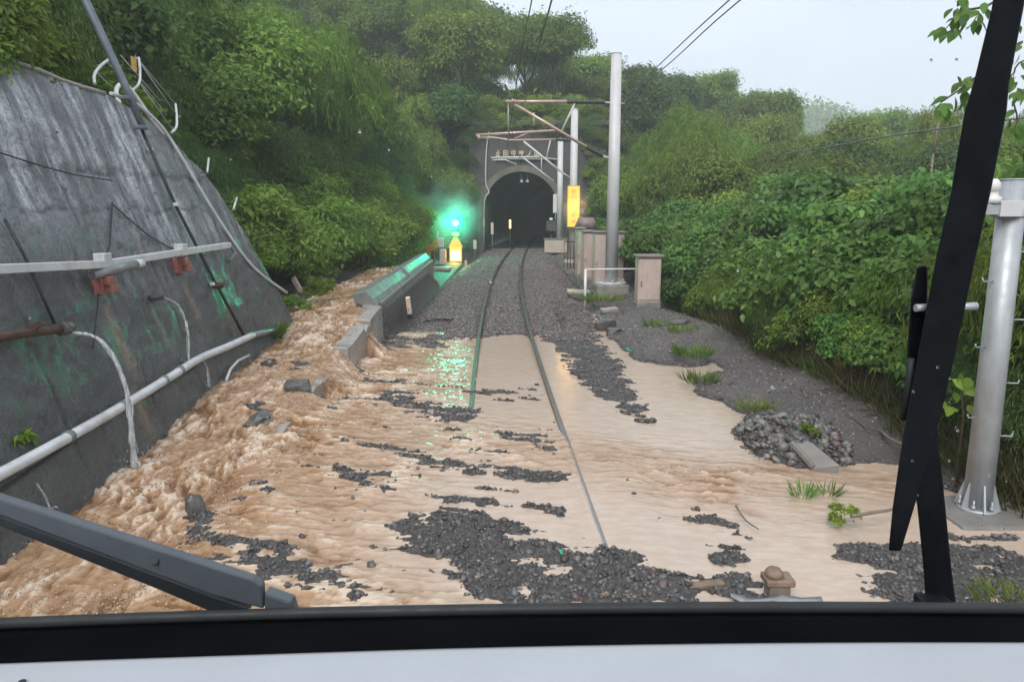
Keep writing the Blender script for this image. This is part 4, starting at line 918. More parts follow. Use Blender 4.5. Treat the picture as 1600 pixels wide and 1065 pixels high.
# ------------------------------------------------------------------ cabinets on the right
def cabinet(px0, px1, pyt, Y, zb, depth, label, base=None, yaw=0.0, name='relay_cabinet', doors=1, group='pinkish steel cabinets'):
    a, c = atY(px0, pyt, Y), atY(px1, pyt, Y); w = c.x-a.x; cx = (a.x+c.x)/2; h = a.z-zb
    t = empty(name, (cx, Y, zb), label, 'cabinet', group)
    b = MB(); b.box((cx, Y+depth/2, zb+h/2), (w, depth, h)); b.build('cabinet_body', M['cabinet'], t, .02)
    b = MB(); b.box((cx, Y+depth/2, zb+h+.03), (w+.12, depth+.14, .06)); b.build('roof', M['cabinet_dark'], t, .015)
    for k in range(doors):
        dw = w/doors; dx = cx-w/2+dw*(k+.5)
        b = MB(); b.box((dx, Y-.012, zb+h*.5), (dw-.07, .025, h-.14)); d_ = b.build('door', M['cabinet'], t, .006)
        b = MB(); b.box((dx-dw*.36, Y-.04, zb+h*.42), (.03, .03, .14)); b.build('handle', M['red'], d_)
    if base: b = MB(); b.box((cx, Y+depth/2, zb-base/2), (w+.04, depth+.06, base)); b.build('base', M['concrete'], t, .02)
    return t
cabinet(998, 1034, 402, 20.0, .17, .55, 'single pinkish cabinet on a concrete block nearest the train', .75)
cabinet(930, 976, 364, 26.2, .05, .8, 'widest pinkish cabinet of the row partly behind the tall pole', .4, doors=2)
cabinet(913, 929, 363, 28.2, .05, 1.2, 'narrow pinkish cabinet in the middle of the row', .4)
cabinet(903, 914, 358, 30.2, .05, 1.2, 'narrowest pinkish cabinet at the far end of the row', .4)
p = atY(912, 355, 33); b = MB(); b.tube([(p.x+.1, 33, 1.9), (p.x+.1, 33, 2.35)], [.55, .35], 10); b.tube([(p.x+.1, 33, 0), (p.x+.1, 33, 1.9)], .5, 10); tag(b.build('round_tank', M['cabinet_dark'], loc=(p.x, 33, 0)), 'dull rounded tank top behind the row of cabinets', 'tank')
t = empty('pipe_railing', atY(955, 421, 22.6), 'white pipe railing in front of the tall pole', 'railing')
b = MB(); b.tube([atY(915, 421, 22.6), atY(996, 420, 22.6)], .024, 8); b.build('top_rail', M['white'], t)
for a in (915, 996):
    q = atY(a, 421, 22.6); b = MB(); b.tube([q+Vector((0, 0, .4 if a > 990 else 0)), Vector((q.x, q.y, gz(q.x, 22.6)-.1))], .04, 8); b.build('rail_post', M['white'], t)
t = empty('guard_beam', atY(925, 331, 49), 'grey green guard beam running level behind the lit sign', 'guard rail')
b = MB(); b.bar(atY(898, 330, 49), atY(952, 332, 49), .12, .36); b.build('beam', M['concrete'], t, .03)
for a in (908, 944): q = atY(a, 332, 49.2); b = MB(); b.box((q.x, 49.2, q.z/2), (.16, .16, q.z)); b.build('rail_post', M['concrete'], t)
# steel cage round the foot of the middle pole
t = empty('pole_cage', (p3m.x, 37.2, 0), 'dark steel cage fence around the foot of the sign pole', 'fence')
for z in (.35, 1.15): b = MB(); b.tube([(p3m.x-.5, 37, z), (p3m.x+.45, 37, z), (p3m.x+.45, 38.6, z)], .03, 5); b.build('rail', M['rust'], t)
for k in range(7): b = MB(); b.tube([(p3m.x-.5+.158*k, 37, -.2), (p3m.x-.5+.158*k, 37, 1.15)], .02, 5); b.build('bar', M['rust'], t)
# loose blocks
def boulder(px, py, z, size, label, cat):
    p = atZ(px, py, z); q = np.random.RandomState(int(px+py)); bm = bmesh.new(); bmesh.ops.create_icosphere(bm, subdivisions=2, radius=1.0)
    V = np.array([v.co[:] for v in bm.verts]); d = 1+q.uniform(-.16, .16, len(V))+.30*fbm(V[:, 0]*1.1+px, V[:, 1]*1.1+V[:, 2]*.9, 3)+.06*fbm(V[:, 0]*5+V[:, 2]*3, V[:, 1]*5, 2)
    V = np.sign(V)*np.abs(V)**.75*d[:, None]*np.array(size)*.56
    for v, c in zip(bm.verts, V): v.co = Vector(c)
    me = bpy.data.meshes.new(cat); bm.to_mesh(me); bm.free(); me.materials.append(M['rock'])
    o = add(cat, me); o.location = p; o.rotation_euler = (q.uniform(-.3, .3), q.uniform(-.3, .3), q.uniform(0, 6)); return tag(o, label, cat)
def block(px, py, z, size, rot, m, label, cat='block', name='concrete_block', bev=.02):
    if m is M['rock']: return boulder(px, py, z, size, label, cat)
    p = atZ(px, py, z); b = MB(); b.box(p, size, Matrix.Rotation(R(rot[2]), 3, 'Z') @ Matrix.Rotation(R(rot[1]), 3, 'Y') @ Matrix.Rotation(R(rot[0]), 3, 'X')); o = b.build(name, m, None, bev, loc=p); tag(o, label, cat); return o
block(952, 484, .0, (.45, .3, .10), (3, -5, 10), M['concrete_pale'], 'small flat grey paving block below the tall pole')
block(905, 456, -.05, (.8, .5, .10), (4, 3, 0), M['concrete_pale'], 'flat pale slab at the edge of ballast before the pole')
block(945, 508, -.02, (.5, .35, .25), (10, 12, 30), M['rock'], 'dark boulder at the head of the flooded ditch', 'boulder', 'boulder', .08)
block(962, 520, -.04, (.35, .25, .22), (20, 5, 70), M['rock'], 'smaller dark boulder in the mud beside the ditch', 'boulder', 'boulder', .07)
block(925, 462, .0, (.5, .3, .3), (20, 15, 50), M['rock'], 'tilted dark block beside the railing', 'boulder', 'boulder', .06)
block(1062, 508, .12, (.5, .4, .22), (5, 12, 20), M['rock'], 'rounded rock in grass below the single cabinet', 'boulder', 'boulder', .09)
block(465, 607, .22, (.34, .3, .24), (10, 12, 30), M['rock'], 'dark rock lodged on the broken wall amid the torrent', 'boulder', 'boulder', .07)
block(420, 570, .30, (.2, .2, .15), (30, 12, 30), M['rock'], 'little dark rock breaking the surface of the channel', 'boulder', 'boulder', .05)
block(304, 792, .04, (.16, .14, .22), (10, 20, 20), M['rock'], 'upright dark stone at the head of the nearest gravel heap', 'stone', 'stone', .03)
block(405, 660, .10, (.30, .22, .16), (10, 8, 20), M['rock'], 'flat dark rock in the torrent above the near wall stump', 'boulder', 'boulder', .06)
# concrete slab tilted on the rock pile
t = empty('concrete_slab', atZ(1272, 712, .05), 'loose grey concrete slab tilted on the rock pile', 'slab')
A, B_, Cc, D = atZ(1237, 692, .16), atZ(1268, 690, .17), atZ(1312, 726, .02), atZ(1272, 731, -.04)
b = MB(); b.prism([A, B_, Cc, D], (0, 0, 0), (0, .0, -.09)); b.build('slab', M['slab'], t, .008)
b = MB(); b.bar(A+Vector((-.01, 0, .012)), D+Vector((-.01, 0, .012)), .05, .05); b.build('raised_edge', M['slab'], t, .006)
# stump and plank by the train's nose
t = empty('marker_stump', atZ(1216, 905, -.05), 'stubby brown concrete marker with rounded cap beside the gravel', 'marker stone')
p = atZ(1216, 920, .0); b = MB(); b.box((p.x, p.y+.02, -.10), (.15, .13, .28)); b.build('stump', M['wood'], t, .015)
b = MB(); b.box((p.x, p.y+.02, .065), (.20, .16, .05)); b.tube([(p.x-.03, p.y+.02, .09), (p.x-.03, p.y+.02, .12), (p.x-.03, p.y+.02, .145), (p.x-.03, p.y+.02, .155)], [.066, .064, .045, .015], 12); b.build('rounded_cap', simple('orange_brown_stone', (.25, .165, .115), (.16, .11, .08), 20, .6, 0, .4, 60), t, .012)
b = MB(); A = atZ(880, 938, .0); B_ = atZ(1130, 905, -.01); b.bar(A-Vector((0, 0, .02)), B_-Vector((0, 0, .03)), .08, .05); tag(b.build('wooden_plank', simple('orange_wet_plank', (.22, .15, .085), (.13, .10, .07), 14, .4), None, .01, loc=A), 'wet orange brown plank lying on gravel before the train', 'plank')
for pts, r, lab in (([(1330, 806), (1365, 800), (1395, 795), (1440, 780)], .018, 'bare driftwood branch stranded beside the wiper'), ([(1375, 672), (1400, 690), (1440, 700)], .016, 'dark broken branch lying on the mud bank'), ([(1150, 790), (1165, 812), (1185, 826)], .010, 'thin twig caught in the gravel on the flooded ground')):
    P = smooth([atZ(a, c, .0+.10*(r > .015)) for a, c in pts]); b = MB(); b.tube(P, [r*(1-.5*i/len(P)) for i in range(len(P))], 6); tag(b.build('driftwood', M['wood'], loc=P[0]), lab, 'branch')
b = MB(); q = random.Random(3); pts = [(1142, 929), (1168, 935), (1195, 937), (1222, 931), (1250, 937), (1285, 935)]; vs = []
for i, (a, c) in enumerate(pts):
    for j in range(3): vs.append(atZ(a+q.uniform(-3, 3), c-4+(3+3*(i % 2))*j, -.015+.022*math.sin(i*2.6+j*1.4)+.012))
b._add(vs, [(i*3+j, i*3+j+1, i*3+j+4, i*3+j+3) for i in range(5) for j in range(2)], True); o = b.build('plastic_sheet', M['sheet'], loc=vs[0]); s_ = o.modifiers.new('thick', 'SOLIDIFY'); s_.thickness = .008; tag(o, 'crumpled pale plastic strip at the edge of the muddy pool', 'plastic sheet')
block(877, 862, .05, (.035, .05, .012), (25, 30, 30), M['green_trash'], 'tiny green plastic scrap on the middle gravel heap', 'litter', 'plastic_scrap', .01)
block(983, 547, -.0, (.13, .09, .03), (25, 30, 30), M['green_trash'], 'green plastic scrap at the edge of the flooded ditch', 'litter', 'plastic_scrap', .02)
block(465, 446, .75, (.1, .3, .45), (10, -25, 10), M['pinkwhite'], 'leaning white board among plants at the end of wall', 'board', 'white_board', .01)
#PART4
# floor of the tunnel
b = MB(); b._add([(-2.2, 54.6, -.16), (3.6, 54.6, -.16), (9, 93, -.16), (1, 93, -.16)], [(0, 1, 2, 3)]); tag(b.build('tunnel_floor', M['ground']), kind='structure')

# ------------------------------------------------------------------ vegetation
def unit(v): return v/(np.linalg.norm(v, axis=-1, keepdims=True)+1e-9)
def leaves(c, axis, nrm, L, Wd, lc, six=False):
    """leaf-shaped faces: c base points, axis growing direction, nrm upper side"""
    side = unit(np.cross(axis, nrm)); nrm = unit(np.cross(side, axis)); n = len(c)
    L = L[:, None]; Wd = Wd[:, None]
    if six:   # broad leaf: two quads folded along the midrib, drooping tip
        V = np.stack([c, c+axis*L*.35+side*Wd*.5+nrm*Wd*.16, c+axis*L*.35-side*Wd*.5+nrm*Wd*.16, c+axis*L*.5-nrm*L*.02, c+axis*L*.72+side*Wd*.33+nrm*Wd*.04-nrm*L*.08, c+axis*L*.72-side*Wd*.33+nrm*Wd*.04-nrm*L*.08, c+axis*L-nrm*L*.22], 1); k = 7
        f = np.array([[0, 3, 1], [0, 2, 3], [1, 3, 4], [2, 5, 3], [3, 6, 4], [3, 5, 6]])
    else:
        V = np.stack([c, c+axis*L*.45+side*Wd*.5+nrm*Wd*.12, c+axis*L*.45-side*Wd*.5+nrm*Wd*.12, c+axis*L-nrm*L*.12], 1); k = 4
        f = np.array([[0, 3, 1], [0, 2, 3]])
    F = (f[None]+(np.arange(n)*k)[:, None, None]).reshape(-1, 3)
    return V.reshape(-1, 3), F, np.repeat(lc, k)
def join(parts):
    V = []; F = []; A = []; o = 0
    for v, f, a in parts: V.append(v); F.append(f+o); A.append(a); o += len(v)
    return np.concatenate(V), np.concatenate(F), np.concatenate(A)
def rdir(rs, n, zmin=-1.0):
    z = rs.uniform(zmin, 1, n); a = rs.uniform(0, 2*np.pi, n); r = np.sqrt(1-z*z); return np.stack([r*np.cos(a), r*np.sin(a), z], 1)
def lobes(rs, k, rx, rz, z0):
    d = rdir(rs, k, -.45); rad = rs.uniform(.25, 1.1, k)[:, None]**.7
    return d*np.array([rx, rx, rz])*rad*.85+np.array([0, 0, z0]), rs.uniform(.13, .36, k)*rx
def crown(seed, n, rx, rz, z0, L, Wd, k=16, droop=.35, six=False, up=.6):
    rs = np.random.RandomState(seed); c, r = lobes(rs, k, rx, rz, z0); w = r**2/np.sum(r**2); i = rs.choice(k, n, p=w)
    d = rdir(rs, n, -.55); p = c[i]+d*(r[i]*np.where(rs.rand(n) < .14, rs.uniform(1.0, 1.6, n), rs.uniform(.6, 1.12, n)))[:, None]*np.array([1.15, 1.15, .8])
    nrm = unit(d*.7+np.array([0, 0, up])+rs.normal(0, .45, (n, 3))); ax = unit(np.cross(nrm, rdir(rs, n))); ax = unit(ax+d*.35+np.array([0, 0, -droop]))
    lobe_tone = rs.uniform(-.16, .16, k)
    lc = np.clip(.40+lobe_tone[i]+rs.normal(0, .18, n), 0, 1)
    s = rs.uniform(.6, 1.25, n); return leaves(p, ax, nrm, L*s, Wd*s, lc, six)
def feather(seed, ns, per, rx, rz, z0, L, Wd, length, k=9):
    """drooping strands of narrow leaves, as on bamboo and weeping branches"""
    rs = np.random.RandomState(seed); c, r = lobes(rs, k, rx, rz, z0); i = rs.choice(k, ns); d = rdir(rs, ns, -.1)
    st = c[i]+d*(r[i]*.8)[:, None]; h = unit(d*np.array([1, 1, .3])); ln = length*rs.uniform(.5, 1.2, ns)
    t = np.tile(np.linspace(.05, 1, per), ns); j = np.repeat(np.arange(ns), per)
    p = st[j]+h[j]*(ln[j]*(t*.75))[:, None]+np.array([0, 0, 1.0])*(ln[j]*(.28*t-.95*t*t))[:, None]+rs.normal(0, .05, (ns*per, 3))
    ax = unit(h[j]*(.5-.2*t)[:, None]+np.array([0, 0, -1.0])*(.2+.9*t)[:, None]+rs.normal(0, .3, (ns*per, 3)))
    nrm = unit(h[j]+np.array([0, 0, .6])+rs.normal(0, .4, (ns*per, 3))); n = ns*per
    tone = rs.uniform(-.2, .2, ns); lc = np.clip(.45+tone[j]+rs.normal(0, .15, n), 0, 1); s = rs.uniform(.6, 1.2, n)
    return leaves(p, ax, nrm, L*s, Wd*s, lc)
def tuft(seed, n, rad, h, wd, lean=.5):
    rs = np.random.RandomState(seed); a = rs.uniform(0, 2*np.pi, n); rr = rad*np.sqrt(rs.rand(n)); c = np.stack([rr*np.cos(a), rr*np.sin(a), np.zeros(n)], 1)
    ax = unit(np.stack([np.cos(a)*lean, np.sin(a)*lean, np.ones(n)], 1)+rs.normal(0, .25, (n, 3))); nrm = unit(np.stack([np.cos(a), np.sin(a), np.full(n, .3)], 1))
    return leaves(c, ax, nrm, h*rs.uniform(.5, 1.1, n), np.full(n, wd), np.clip(rs.normal(.5, .22, n), 0, 1))
def branches(seed, h, spread_, k, r0=.09):
    q = random.Random(seed); b = MB(); b.tube([(0, 0, -.6), (q.uniform(-.1, .1), q.uniform(-.1, .1), h*.35), (q.uniform(-.25, .25), q.uniform(-.25, .25), h*.8)], [r0, r0*.75, r0*.3], 7)
    for _ in range(k):
        a = q.uniform(0, 6.28); z = h*q.uniform(.2, .6); e = spread_*q.uniform(.5, .9); b.tube([(0, 0, z), (math.cos(a)*e*.5, math.sin(a)*e*.5, z+h*.18), (math.cos(a)*e, math.sin(a)*e, z+h*.34)], [r0*.5, r0*.3, r0*.1], 5)
    return b
def plant_proto(name, leafdata, m, wood, leafname='crown'):
    t = empty(name); V, F, A = leafdata
    o = add(leafname, bigmesh(leafname, V, F, m, False, {'lc': A}), t)
    if wood is not None: wood.build('trunk', M['bark'], t)
    return t
PR = {}
PR['mid'] = plant_proto('hillside_tree', crown(1, 15000, 2.6, 2.2, 3.4, .24, .105, 38), M['leaf_mid'], branches(1, 4.2, 1.9, 7))
PR['mid2'] = plant_proto('hillside_tree', crown(2, 15000, 2.9, 2.0, 3.2, .25, .085, 34, .6), M['leaf_olive'], branches(2, 4.0, 2.0, 7))
PR['dark'] = plant_proto('hillside_tree', crown(3, 13000, 2.7, 2.3, 3.3, .26, .13, 34, .3), M['leaf_dark'], branches(3, 4.2, 2.0, 7))
PR['feather'] = plant_proto('feathery_tree', feather(4, 900, 18, 2.3, 2.0, 3.9, .25, .042, 1.5, 16), M['leaf_olive'], branches(4, 4.6, 1.8, 8))
PR['feather2'] = plant_proto('feathery_tree', feather(5, 900, 18, 2.5, 2.3, 3.7, .23, .042, 1.3, 18), M['leaf_mid'], branches(5, 4.6, 1.8, 8))
PR['lime'] = plant_proto('lush_shrub', crown(6, 9000, 1.5, 1.2, 1.0, .15, .058, 26, .2), M['leaf_lime'], branches(6, 1.7, 1.0, 6, .04))
PR['lime2'] = plant_proto('lush_shrub', crown(7, 8000, 1.5, 1.3, 1.1, .17, .068, 24, .4), M['leaf_mid'], branches(7, 1.7, 1.0, 6, .04))
PR['broad'] = plant_proto('broadleaf_bush', crown(8, 4200, 1.5, 1.4, 1.45, .19, .115, 26, .5, True, .8), M['leaf_broad'], branches(8, 2.3, 1.2, 8, .045))
PR['broad2'] = plant_proto('broadleaf_bush', crown(9, 4400, 1.6, 1.3, 1.4, .17, .095, 28, .6, True, .8), M['leaf_broad'], branches(9, 2.3, 1.2, 8, .045))
PR['bamboo'] = plant_proto('drooping_bamboo', feather(10, 760, 16, 1.15, 1.25, 1.7, .15, .019, 1.05, 16), M['leaf_mid'], branches(10, 2.4, .9, 8, .03))
PR['bamboo2'] = plant_proto('drooping_bamboo', feather(11, 760, 16, 1.2, 1.2, 1.6, .14, .018, .9, 16), M['leaf_dark'], branches(11, 2.4, .9, 8, .03))
USED = set(); LAB = {}
def put(kind, x, y, s, label, cat, group, z=None, sq=1.0, rot=None, name=None):
    p = PR[kind]
    if kind in USED: o = copy_tree(p)
    else: o = p; USED.add(kind)
    o.location = (x, y, (gz(x, y) if z is None else z)-.1*s); o.scale = (s, s, s*sq); o.rotation_euler.z = rnd.uniform(0, 6.28) if rot is None else rot
    if name: o.name = name
    return tag(o, label, cat, group)
def visible(x, y, z, m=160):
    d = Vector((x, y, z-CAMZ)); dep = d.y*CP-d.z*SP
    if dep < .5: return False
    px = 800+FPX*d.x/dep; py = 532.5-FPX*(d.y*SP+d.z*CP)/dep
    return -m < px < 1600+m and py > -m*1.8
names = {'mid': 'leafy green', 'mid2': 'olive green drooping', 'dark': 'dark green', 'feather': 'feathery yellow green', 'feather2': 'feathery mid green'}
def hgt(z, x, y):
    a = 'low down' if z < 5 else 'midway up' if z < 11 else 'higher up' if z < 18 else 'near the top'
    if 5 < x and y < 62: a = 'nearest' if y < 40 else 'mid distance' if y < 48 else 'farther'
    return ', '+a+('' if 5 < x and y < 62 else ', nearer' if y < 24 else ', further' if y < 40 else ', remoter' if y < 70 else ', far')+(', line side' if abs(x) < 10 else ', set back' if abs(x) < 18 else ', outermost')
def wood(x0, x1, y0, y1, cs, kinds, sc, where, group, test=None, sq=(.9, 1.25)):
    y = y0
    while y < y1:
        c = cs*(1+.010*max(0, y-30)); x = x0+rnd.uniform(0, c)
        while x < x1:
            xx, yy = x+rnd.uniform(-.42, .42)*c, y+rnd.uniform(-.42, .42)*c
            if test is None or test(xx, yy):
                z = gz(xx, yy); s = rnd.uniform(*sc)*(1+.005*max(0, yy-30))
                if visible(xx, yy, z+3, 260 if yy < 30 else 140):
                    k = rnd.choice(kinds); put(k, xx, yy, s, names[k]+' '+where+hgt(z, xx, yy), 'tree', group, z, rnd.uniform(*sq))
            x += c
        y += c
def T(y): return float(toe(np.array([y]))[0])
# behind and above the retaining wall
wood(-30, -6.6, 5, 15, 2.5, ['feather', 'feather2', 'mid', 'feather'], (.72, 1.0), 'tree behind the retaining wall', 'trees above the retaining wall', lambda x, y: x < -6.9-.05*y+.0 and x > -y*1.15-6)
# the left slope
wood(-60, -6, 16, 56, 3.0, ['mid', 'mid2', 'dark', 'feather', 'feather2', 'feather2', 'mid'], (.75, 1.15), 'tree on the slope by the tunnel', 'trees on the slope left of the track', lambda x, y: x < T(y)-2.6 and x > -y*.78-5)
# over and beyond the tunnel
wood(-45, 16, 57.5, 96, 3.7, ['mid', 'mid2', 'dark', 'mid', 'feather2'], (.8, 1.15), 'misty tree above the tunnel', 'trees above the tunnel', lambda x, y: not (-5 < x < 7 and y < 58.3))
wood(16, 75, 60, 104, 4.4, ['mid', 'mid2', 'mid', 'feather', 'mid2'], (.75, 1.05), 'tree on the ridge right of the tunnel', 'trees on the ridge right of the tunnel', sq=(.8, 1.6), test=lambda x, y: x < y*.80)
wood(5.5, 34, 34, 60, 3.3, ['mid2', 'mid', 'feather2', 'mid', 'dark'], (.68, 1.0), 'tree in the thicket beyond the cabinets', 'trees in the thicket right of the track', lambda x, y: x > 6.2 and x < y*.78 and not (x < 8 and y > 52))
# portal's shoulder: creepers and trees close round the face
for x, y, k, s in ((-4.6, 55.6, 'mid', .95), (-5.2, 53.5, 'mid2', 1.0), (-4.2, 56.8, 'dark', 1.1), (8.3, 54.8, 'mid', .95), (9.6, 56, 'dark', 1.0), (7.8, 57.2, 'mid2', 1.0)):
    put(k, x, y, s, names[k]+' tree crowding the side of the tunnel portal', 'tree', 'trees beside the portal', min(gz(x, y), 6))
for x in np.arange(-3.6, 7.5, 1.25):
    put(rnd.choice(['lime2', 'lime2', 'lime']), x, 57.3+rnd.uniform(-.3, .5), rnd.uniform(.8, 1.2), 'bushy shrub hanging over the top of the tunnel portal', 'shrub', 'shrubs over the portal', 8.7)
# creepers and scrub growing over the face of the portal
for x, z, s in ((6.4, 7.6, .8), (6.7, 6.0, .85), (6.6, 4.4, .9), (6.9, 2.8, 1.0), (6.2, 1.4, .9), (5.6, 8.2, .8), (4.2, 8.4, .7), (2.6, 8.5, .7), (1.0, 8.55, .65), (-.6, 8.5, .7), (-2.0, 8.3, .75), (-3.0, 7.4, .75), (-3.6, 5.8, .85), (-3.9, 4.2, .9), (-4.3, 2.5, 1.0), (5.4, 6.9, .5), (5.7, 5.4, .5)):
    put(rnd.choice(['lime2', 'lime', 'bamboo2']), x, TY+.1, s, 'creeper '+('hanging over the top edge of the tunnel portal' if -2.6 < x < 6 and z > 8 else 'climbing the pole side of the tunnel portal' if x > 0 else 'climbing the signal side of the tunnel portal')+(', upper' if z > 5 else ', lower'), 'creeper', 'creepers on the portal', z-.9*s)
# bright shrubs along the left bank
y = 15.4
while y < 54:
    for row, dx in enumerate((.1, -1.2, -2.5, -3.9)):
        x = T(y)+dx+rnd.uniform(-.4, .4)-float(np.interp(y, [15, 22, 28, 36, 44, 54], [.2, 0, .5, 1.0, 1.3, 1.2]))
        if visible(x, y, gz(x, y)+1): put(rnd.choice(['lime', 'lime', 'lime2', 'bamboo2']), x, y+rnd.uniform(-.5, .5), rnd.uniform(.75, 1.1)*(1 if dx > -2 else 1.2)*(1+.006*(y-16)), ('front', 'second', 'third', 'hindmost')[row]+' row shrub on the left bank '+('by the end of the retaining wall' if y < 20 else 'opposite the near coping slabs' if y < 26 else 'opposite the far coping slabs' if y < 34 else 'by the green signal' if y < 44 else 'close to the tunnel portal'), 'shrub', 'shrubs along the left bank')
    y += 1.5+.02*(y-15)
# on and just behind the crest and falling end of the wall
for yy in np.arange(6.6, 14.6, .85):
    for dx in ((0, -1.0, -2.1) if yy < 9.5 else (-1.25, -2.2)):
        x = WX0-WK*float(np.interp(yy, *ZT))-.9+dx+rnd.uniform(-.25, .25); z = float(np.interp(yy, *ZT))-.55+.55*(-dx)
        if yy > 11.6: z = max(gz(x, yy)-.1, float(np.interp(yy, *ZT))-.9)
        put(rnd.choice(['lime', 'lime2', 'lime', 'bamboo2', 'lime']) if yy > 9.5 else rnd.choice(['lime', 'bamboo', 'lime2', 'bamboo']), x, yy, rnd.uniform(.5, .8)*(1+.18*(-dx)), 'shrub along the retaining wall top '+('near the train' if yy < 8.3 else 'short of the leaning conduit' if yy < 10.4 else 'beside the caged ladder' if yy < 12.3 else 'down its falling end')+(', at the edge' if dx > -.5 else ', a little behind' if dx > -1.6 else ', well behind'), 'shrub', 'shrubs along the wall top', z)
# right bank: broad leaved bushes, drooping bamboo, taller scrub behind
for y, x, k, s, lab in ((7.6, 5.75, 'bamboo', .9, 'dense olive drooping bamboo clump behind the grey steel post'), (8.9, 5.85, 'bamboo2', .65, 'green drooping bamboo clump leaning over the mud bank by the wiper'), (10.3, 5.8, 'bamboo', .6, 'olive bamboo clump hanging low over the mud bank'),
                        (7.2, 6.9, 'bamboo2', 1.2, 'taller bamboo clump set back behind the grey post'), (11.6, 5.85, 'bamboo2', .6, 'bamboo clump between broadleaf bushes and the bank'), (6.4, 6.2, 'bamboo', .85, 'bamboo clump beyond the grey post near the train')):
    put(k, x, y, s, lab, 'bamboo', 'bamboo clumps on the right bank')
y = 12.2
while y < 50:
    for r_, dx in enumerate((5.6, 7.4, 9.6, 12.2)):
        if y > 40 and r_ > 1: continue
        x = dx+rnd.uniform(-.35, .35)-(.0 if y < 18 else .35)+(0 if y < 30 else .03*(y-30)); yy = y+rnd.uniform(-.5, .5)
        s = (.78, 1.0, 1.15, 1.3)[r_]*rnd.uniform(.9, 1.12)
        if visible(x, yy, 2): put(rnd.choice(['broad', 'broad2', 'broad', 'lime2' if r_ else 'broad2']), x, yy, s, ('front row leafy bush on the right bank', 'taller leafy bush behind the front row', 'leafy bush deep in the right thicket', 'leafy bush farthest back in the right thicket')[r_]+(' over the rock pile' if yy < 13.4 else ' by the mud bank' if yy < 15.5 else ' near the grass tufts' if yy < 18.5 else ' level with the single cabinet' if yy < 22 else ' level with the cabinet row' if yy < 31 else ' beyond the cabinets'), 'bush', 'leafy bushes on the right bank')
    y += 1.55+.02*(y-12)
for y, x, k, s in ((9.5, 6.0, 'broad', .72), (10.9, 6.1, 'broad2', .8), (8.2, 6.3, 'lime2', .8), (8.5, 7.6, 'broad', 1.15), (9.8, 7.2, 'broad2', 1.05), (11.2, 7.3, 'broad', 1.1), (10.6, 9.2, 'broad2', 1.25), (8.6, 9.2, 'broad', 1.2), (12.4, 10.8, 'broad2', 1.25), (9.8, 11.4, 'broad', 1.2), (7.4, 8.6, 'broad2', 1.1)):
    put(k, x, y, s, ('front' if x < 6.7 else 'second' if x < 8 else 'third' if x < 10 else 'hindmost')+' row broadleaf bush, '+('nearest the grey post' if y < 8 else 'just past the grey post' if y < 8.7 else 'behind the wiper' if y < 10.2 else 'behind the rock pile' if y < 11.1 else 'past the rock pile'), 'bush', 'broadleaf bushes behind the bamboo')
# low growth filling the foot of the right bank
y = 6.9
while y < 24:
    put(rnd.choice(['lime2', 'bamboo2', 'broad2', 'lime2', 'bamboo', 'broad']), 5.12+rnd.uniform(-.12, .2)-.012*max(0, y-10), y, rnd.uniform(.34, .52)*(1+.012*(y-7)), 'low shrub at the foot of the right bank '+('right beside the grey post' if y < 7.8 else 'behind the wiper' if y < 9.2 else 'above the rock pile' if y < 11.5 else 'above the widest mud' if y < 15 else 'near the grass tufts' if y < 18 else 'beside the single cabinet'), 'shrub', 'low shrubs at the foot of the right bank')
    y += .62+.02*(y-7)
for k in list(PR):
    if k not in USED:
        for ch in list(PR[k].children): bpy.data.objects.remove(ch)
        bpy.data.objects.remove(PR[k])

# undergrowth over the slopes
def scatter(n, x0, x1, y0, y1, seed, L, Wd, power=1.0):
    rs = np.random.RandomState(seed); x = rs.uniform(x0, x1, n); y = y0+(y1-y0)*rs.rand(n)**power
    g, mu, fo = ground(x, y, True); ok = (fo > .5) & (np.abs(x) < y*.9+6); x, y, g = x[ok], y[ok], g[ok]; n = len(x)
    clump = fbm(x*.45, y*.45, 3); z = g+rs.rand(n)**1.5*(.35+.55*np.maximum(0, clump+.2))
    nrm = unit(np.array([0, -.15, 1.0])+rs.normal(0, .5, (n, 3))); ax = unit(np.cross(nrm, rdir(rs, n))+np.array([0, 0, -.15])); s = rs.uniform(.6, 1.3, n)*(1+.012*y)
    return leaves(np.stack([x, y, z], 1), ax, nrm, L*s, Wd*s, np.clip(.38+.25*clump+rs.normal(0, .18, n), 0, 1))
V, F, A = join([scatter(52000, -30, -4, 5, 56, 31, .26, .12), scatter(40000, -45, 60, 56, 104, 32, .34, .18), scatter(38000, 5.2, 34, 5, 62, 33, .20, .10)])
tag(add('undergrowth', bigmesh('undergrowth', V, F, M['leaf_mid'], False, {'lc': A})), kind='stuff')
# rough grass at the foot of the right bank
rs = np.random.RandomState(41); n = 9000; y = 6.4+rs.rand(n)**1.3*16; x = 4.62+rs.normal(0, .10, n)+.12*fbm(y*.8, y*0+3, 3)+rs.rand(n)*.5
c = np.stack([x, y, ground(x, y)], 1); ax = unit(np.array([-.25, -.1, 1.0])+rs.normal(0, .38, (n, 3))); nrm = unit(np.array([-.8, -.5, .3])+rs.normal(0, .3, (n, 3)))
V, F, A = leaves(c, ax, nrm, rs.uniform(.10, .36, n), np.full(n, .014), np.clip(rs.normal(.35, .2, n), 0, 1)); tag(add('bank_grass', bigmesh('bank_grass', V, F, M['grass'], False, {'lc': A})), kind='stuff')
rs = np.random.RandomState(42); n = 5200; y = 6.2+rs.rand(n)**1.3*12; x = 4.75+rs.normal(0, .16, n)+rs.rand(n)*.35
c = np.stack([x, y, ground(x, y)], 1); ax = unit(np.array([-.35, -.15, .9])+rs.normal(0, .5, (n, 3))); nrm = unit(np.array([-.8, -.5, .3])+rs.normal(0, .3, (n, 3)))
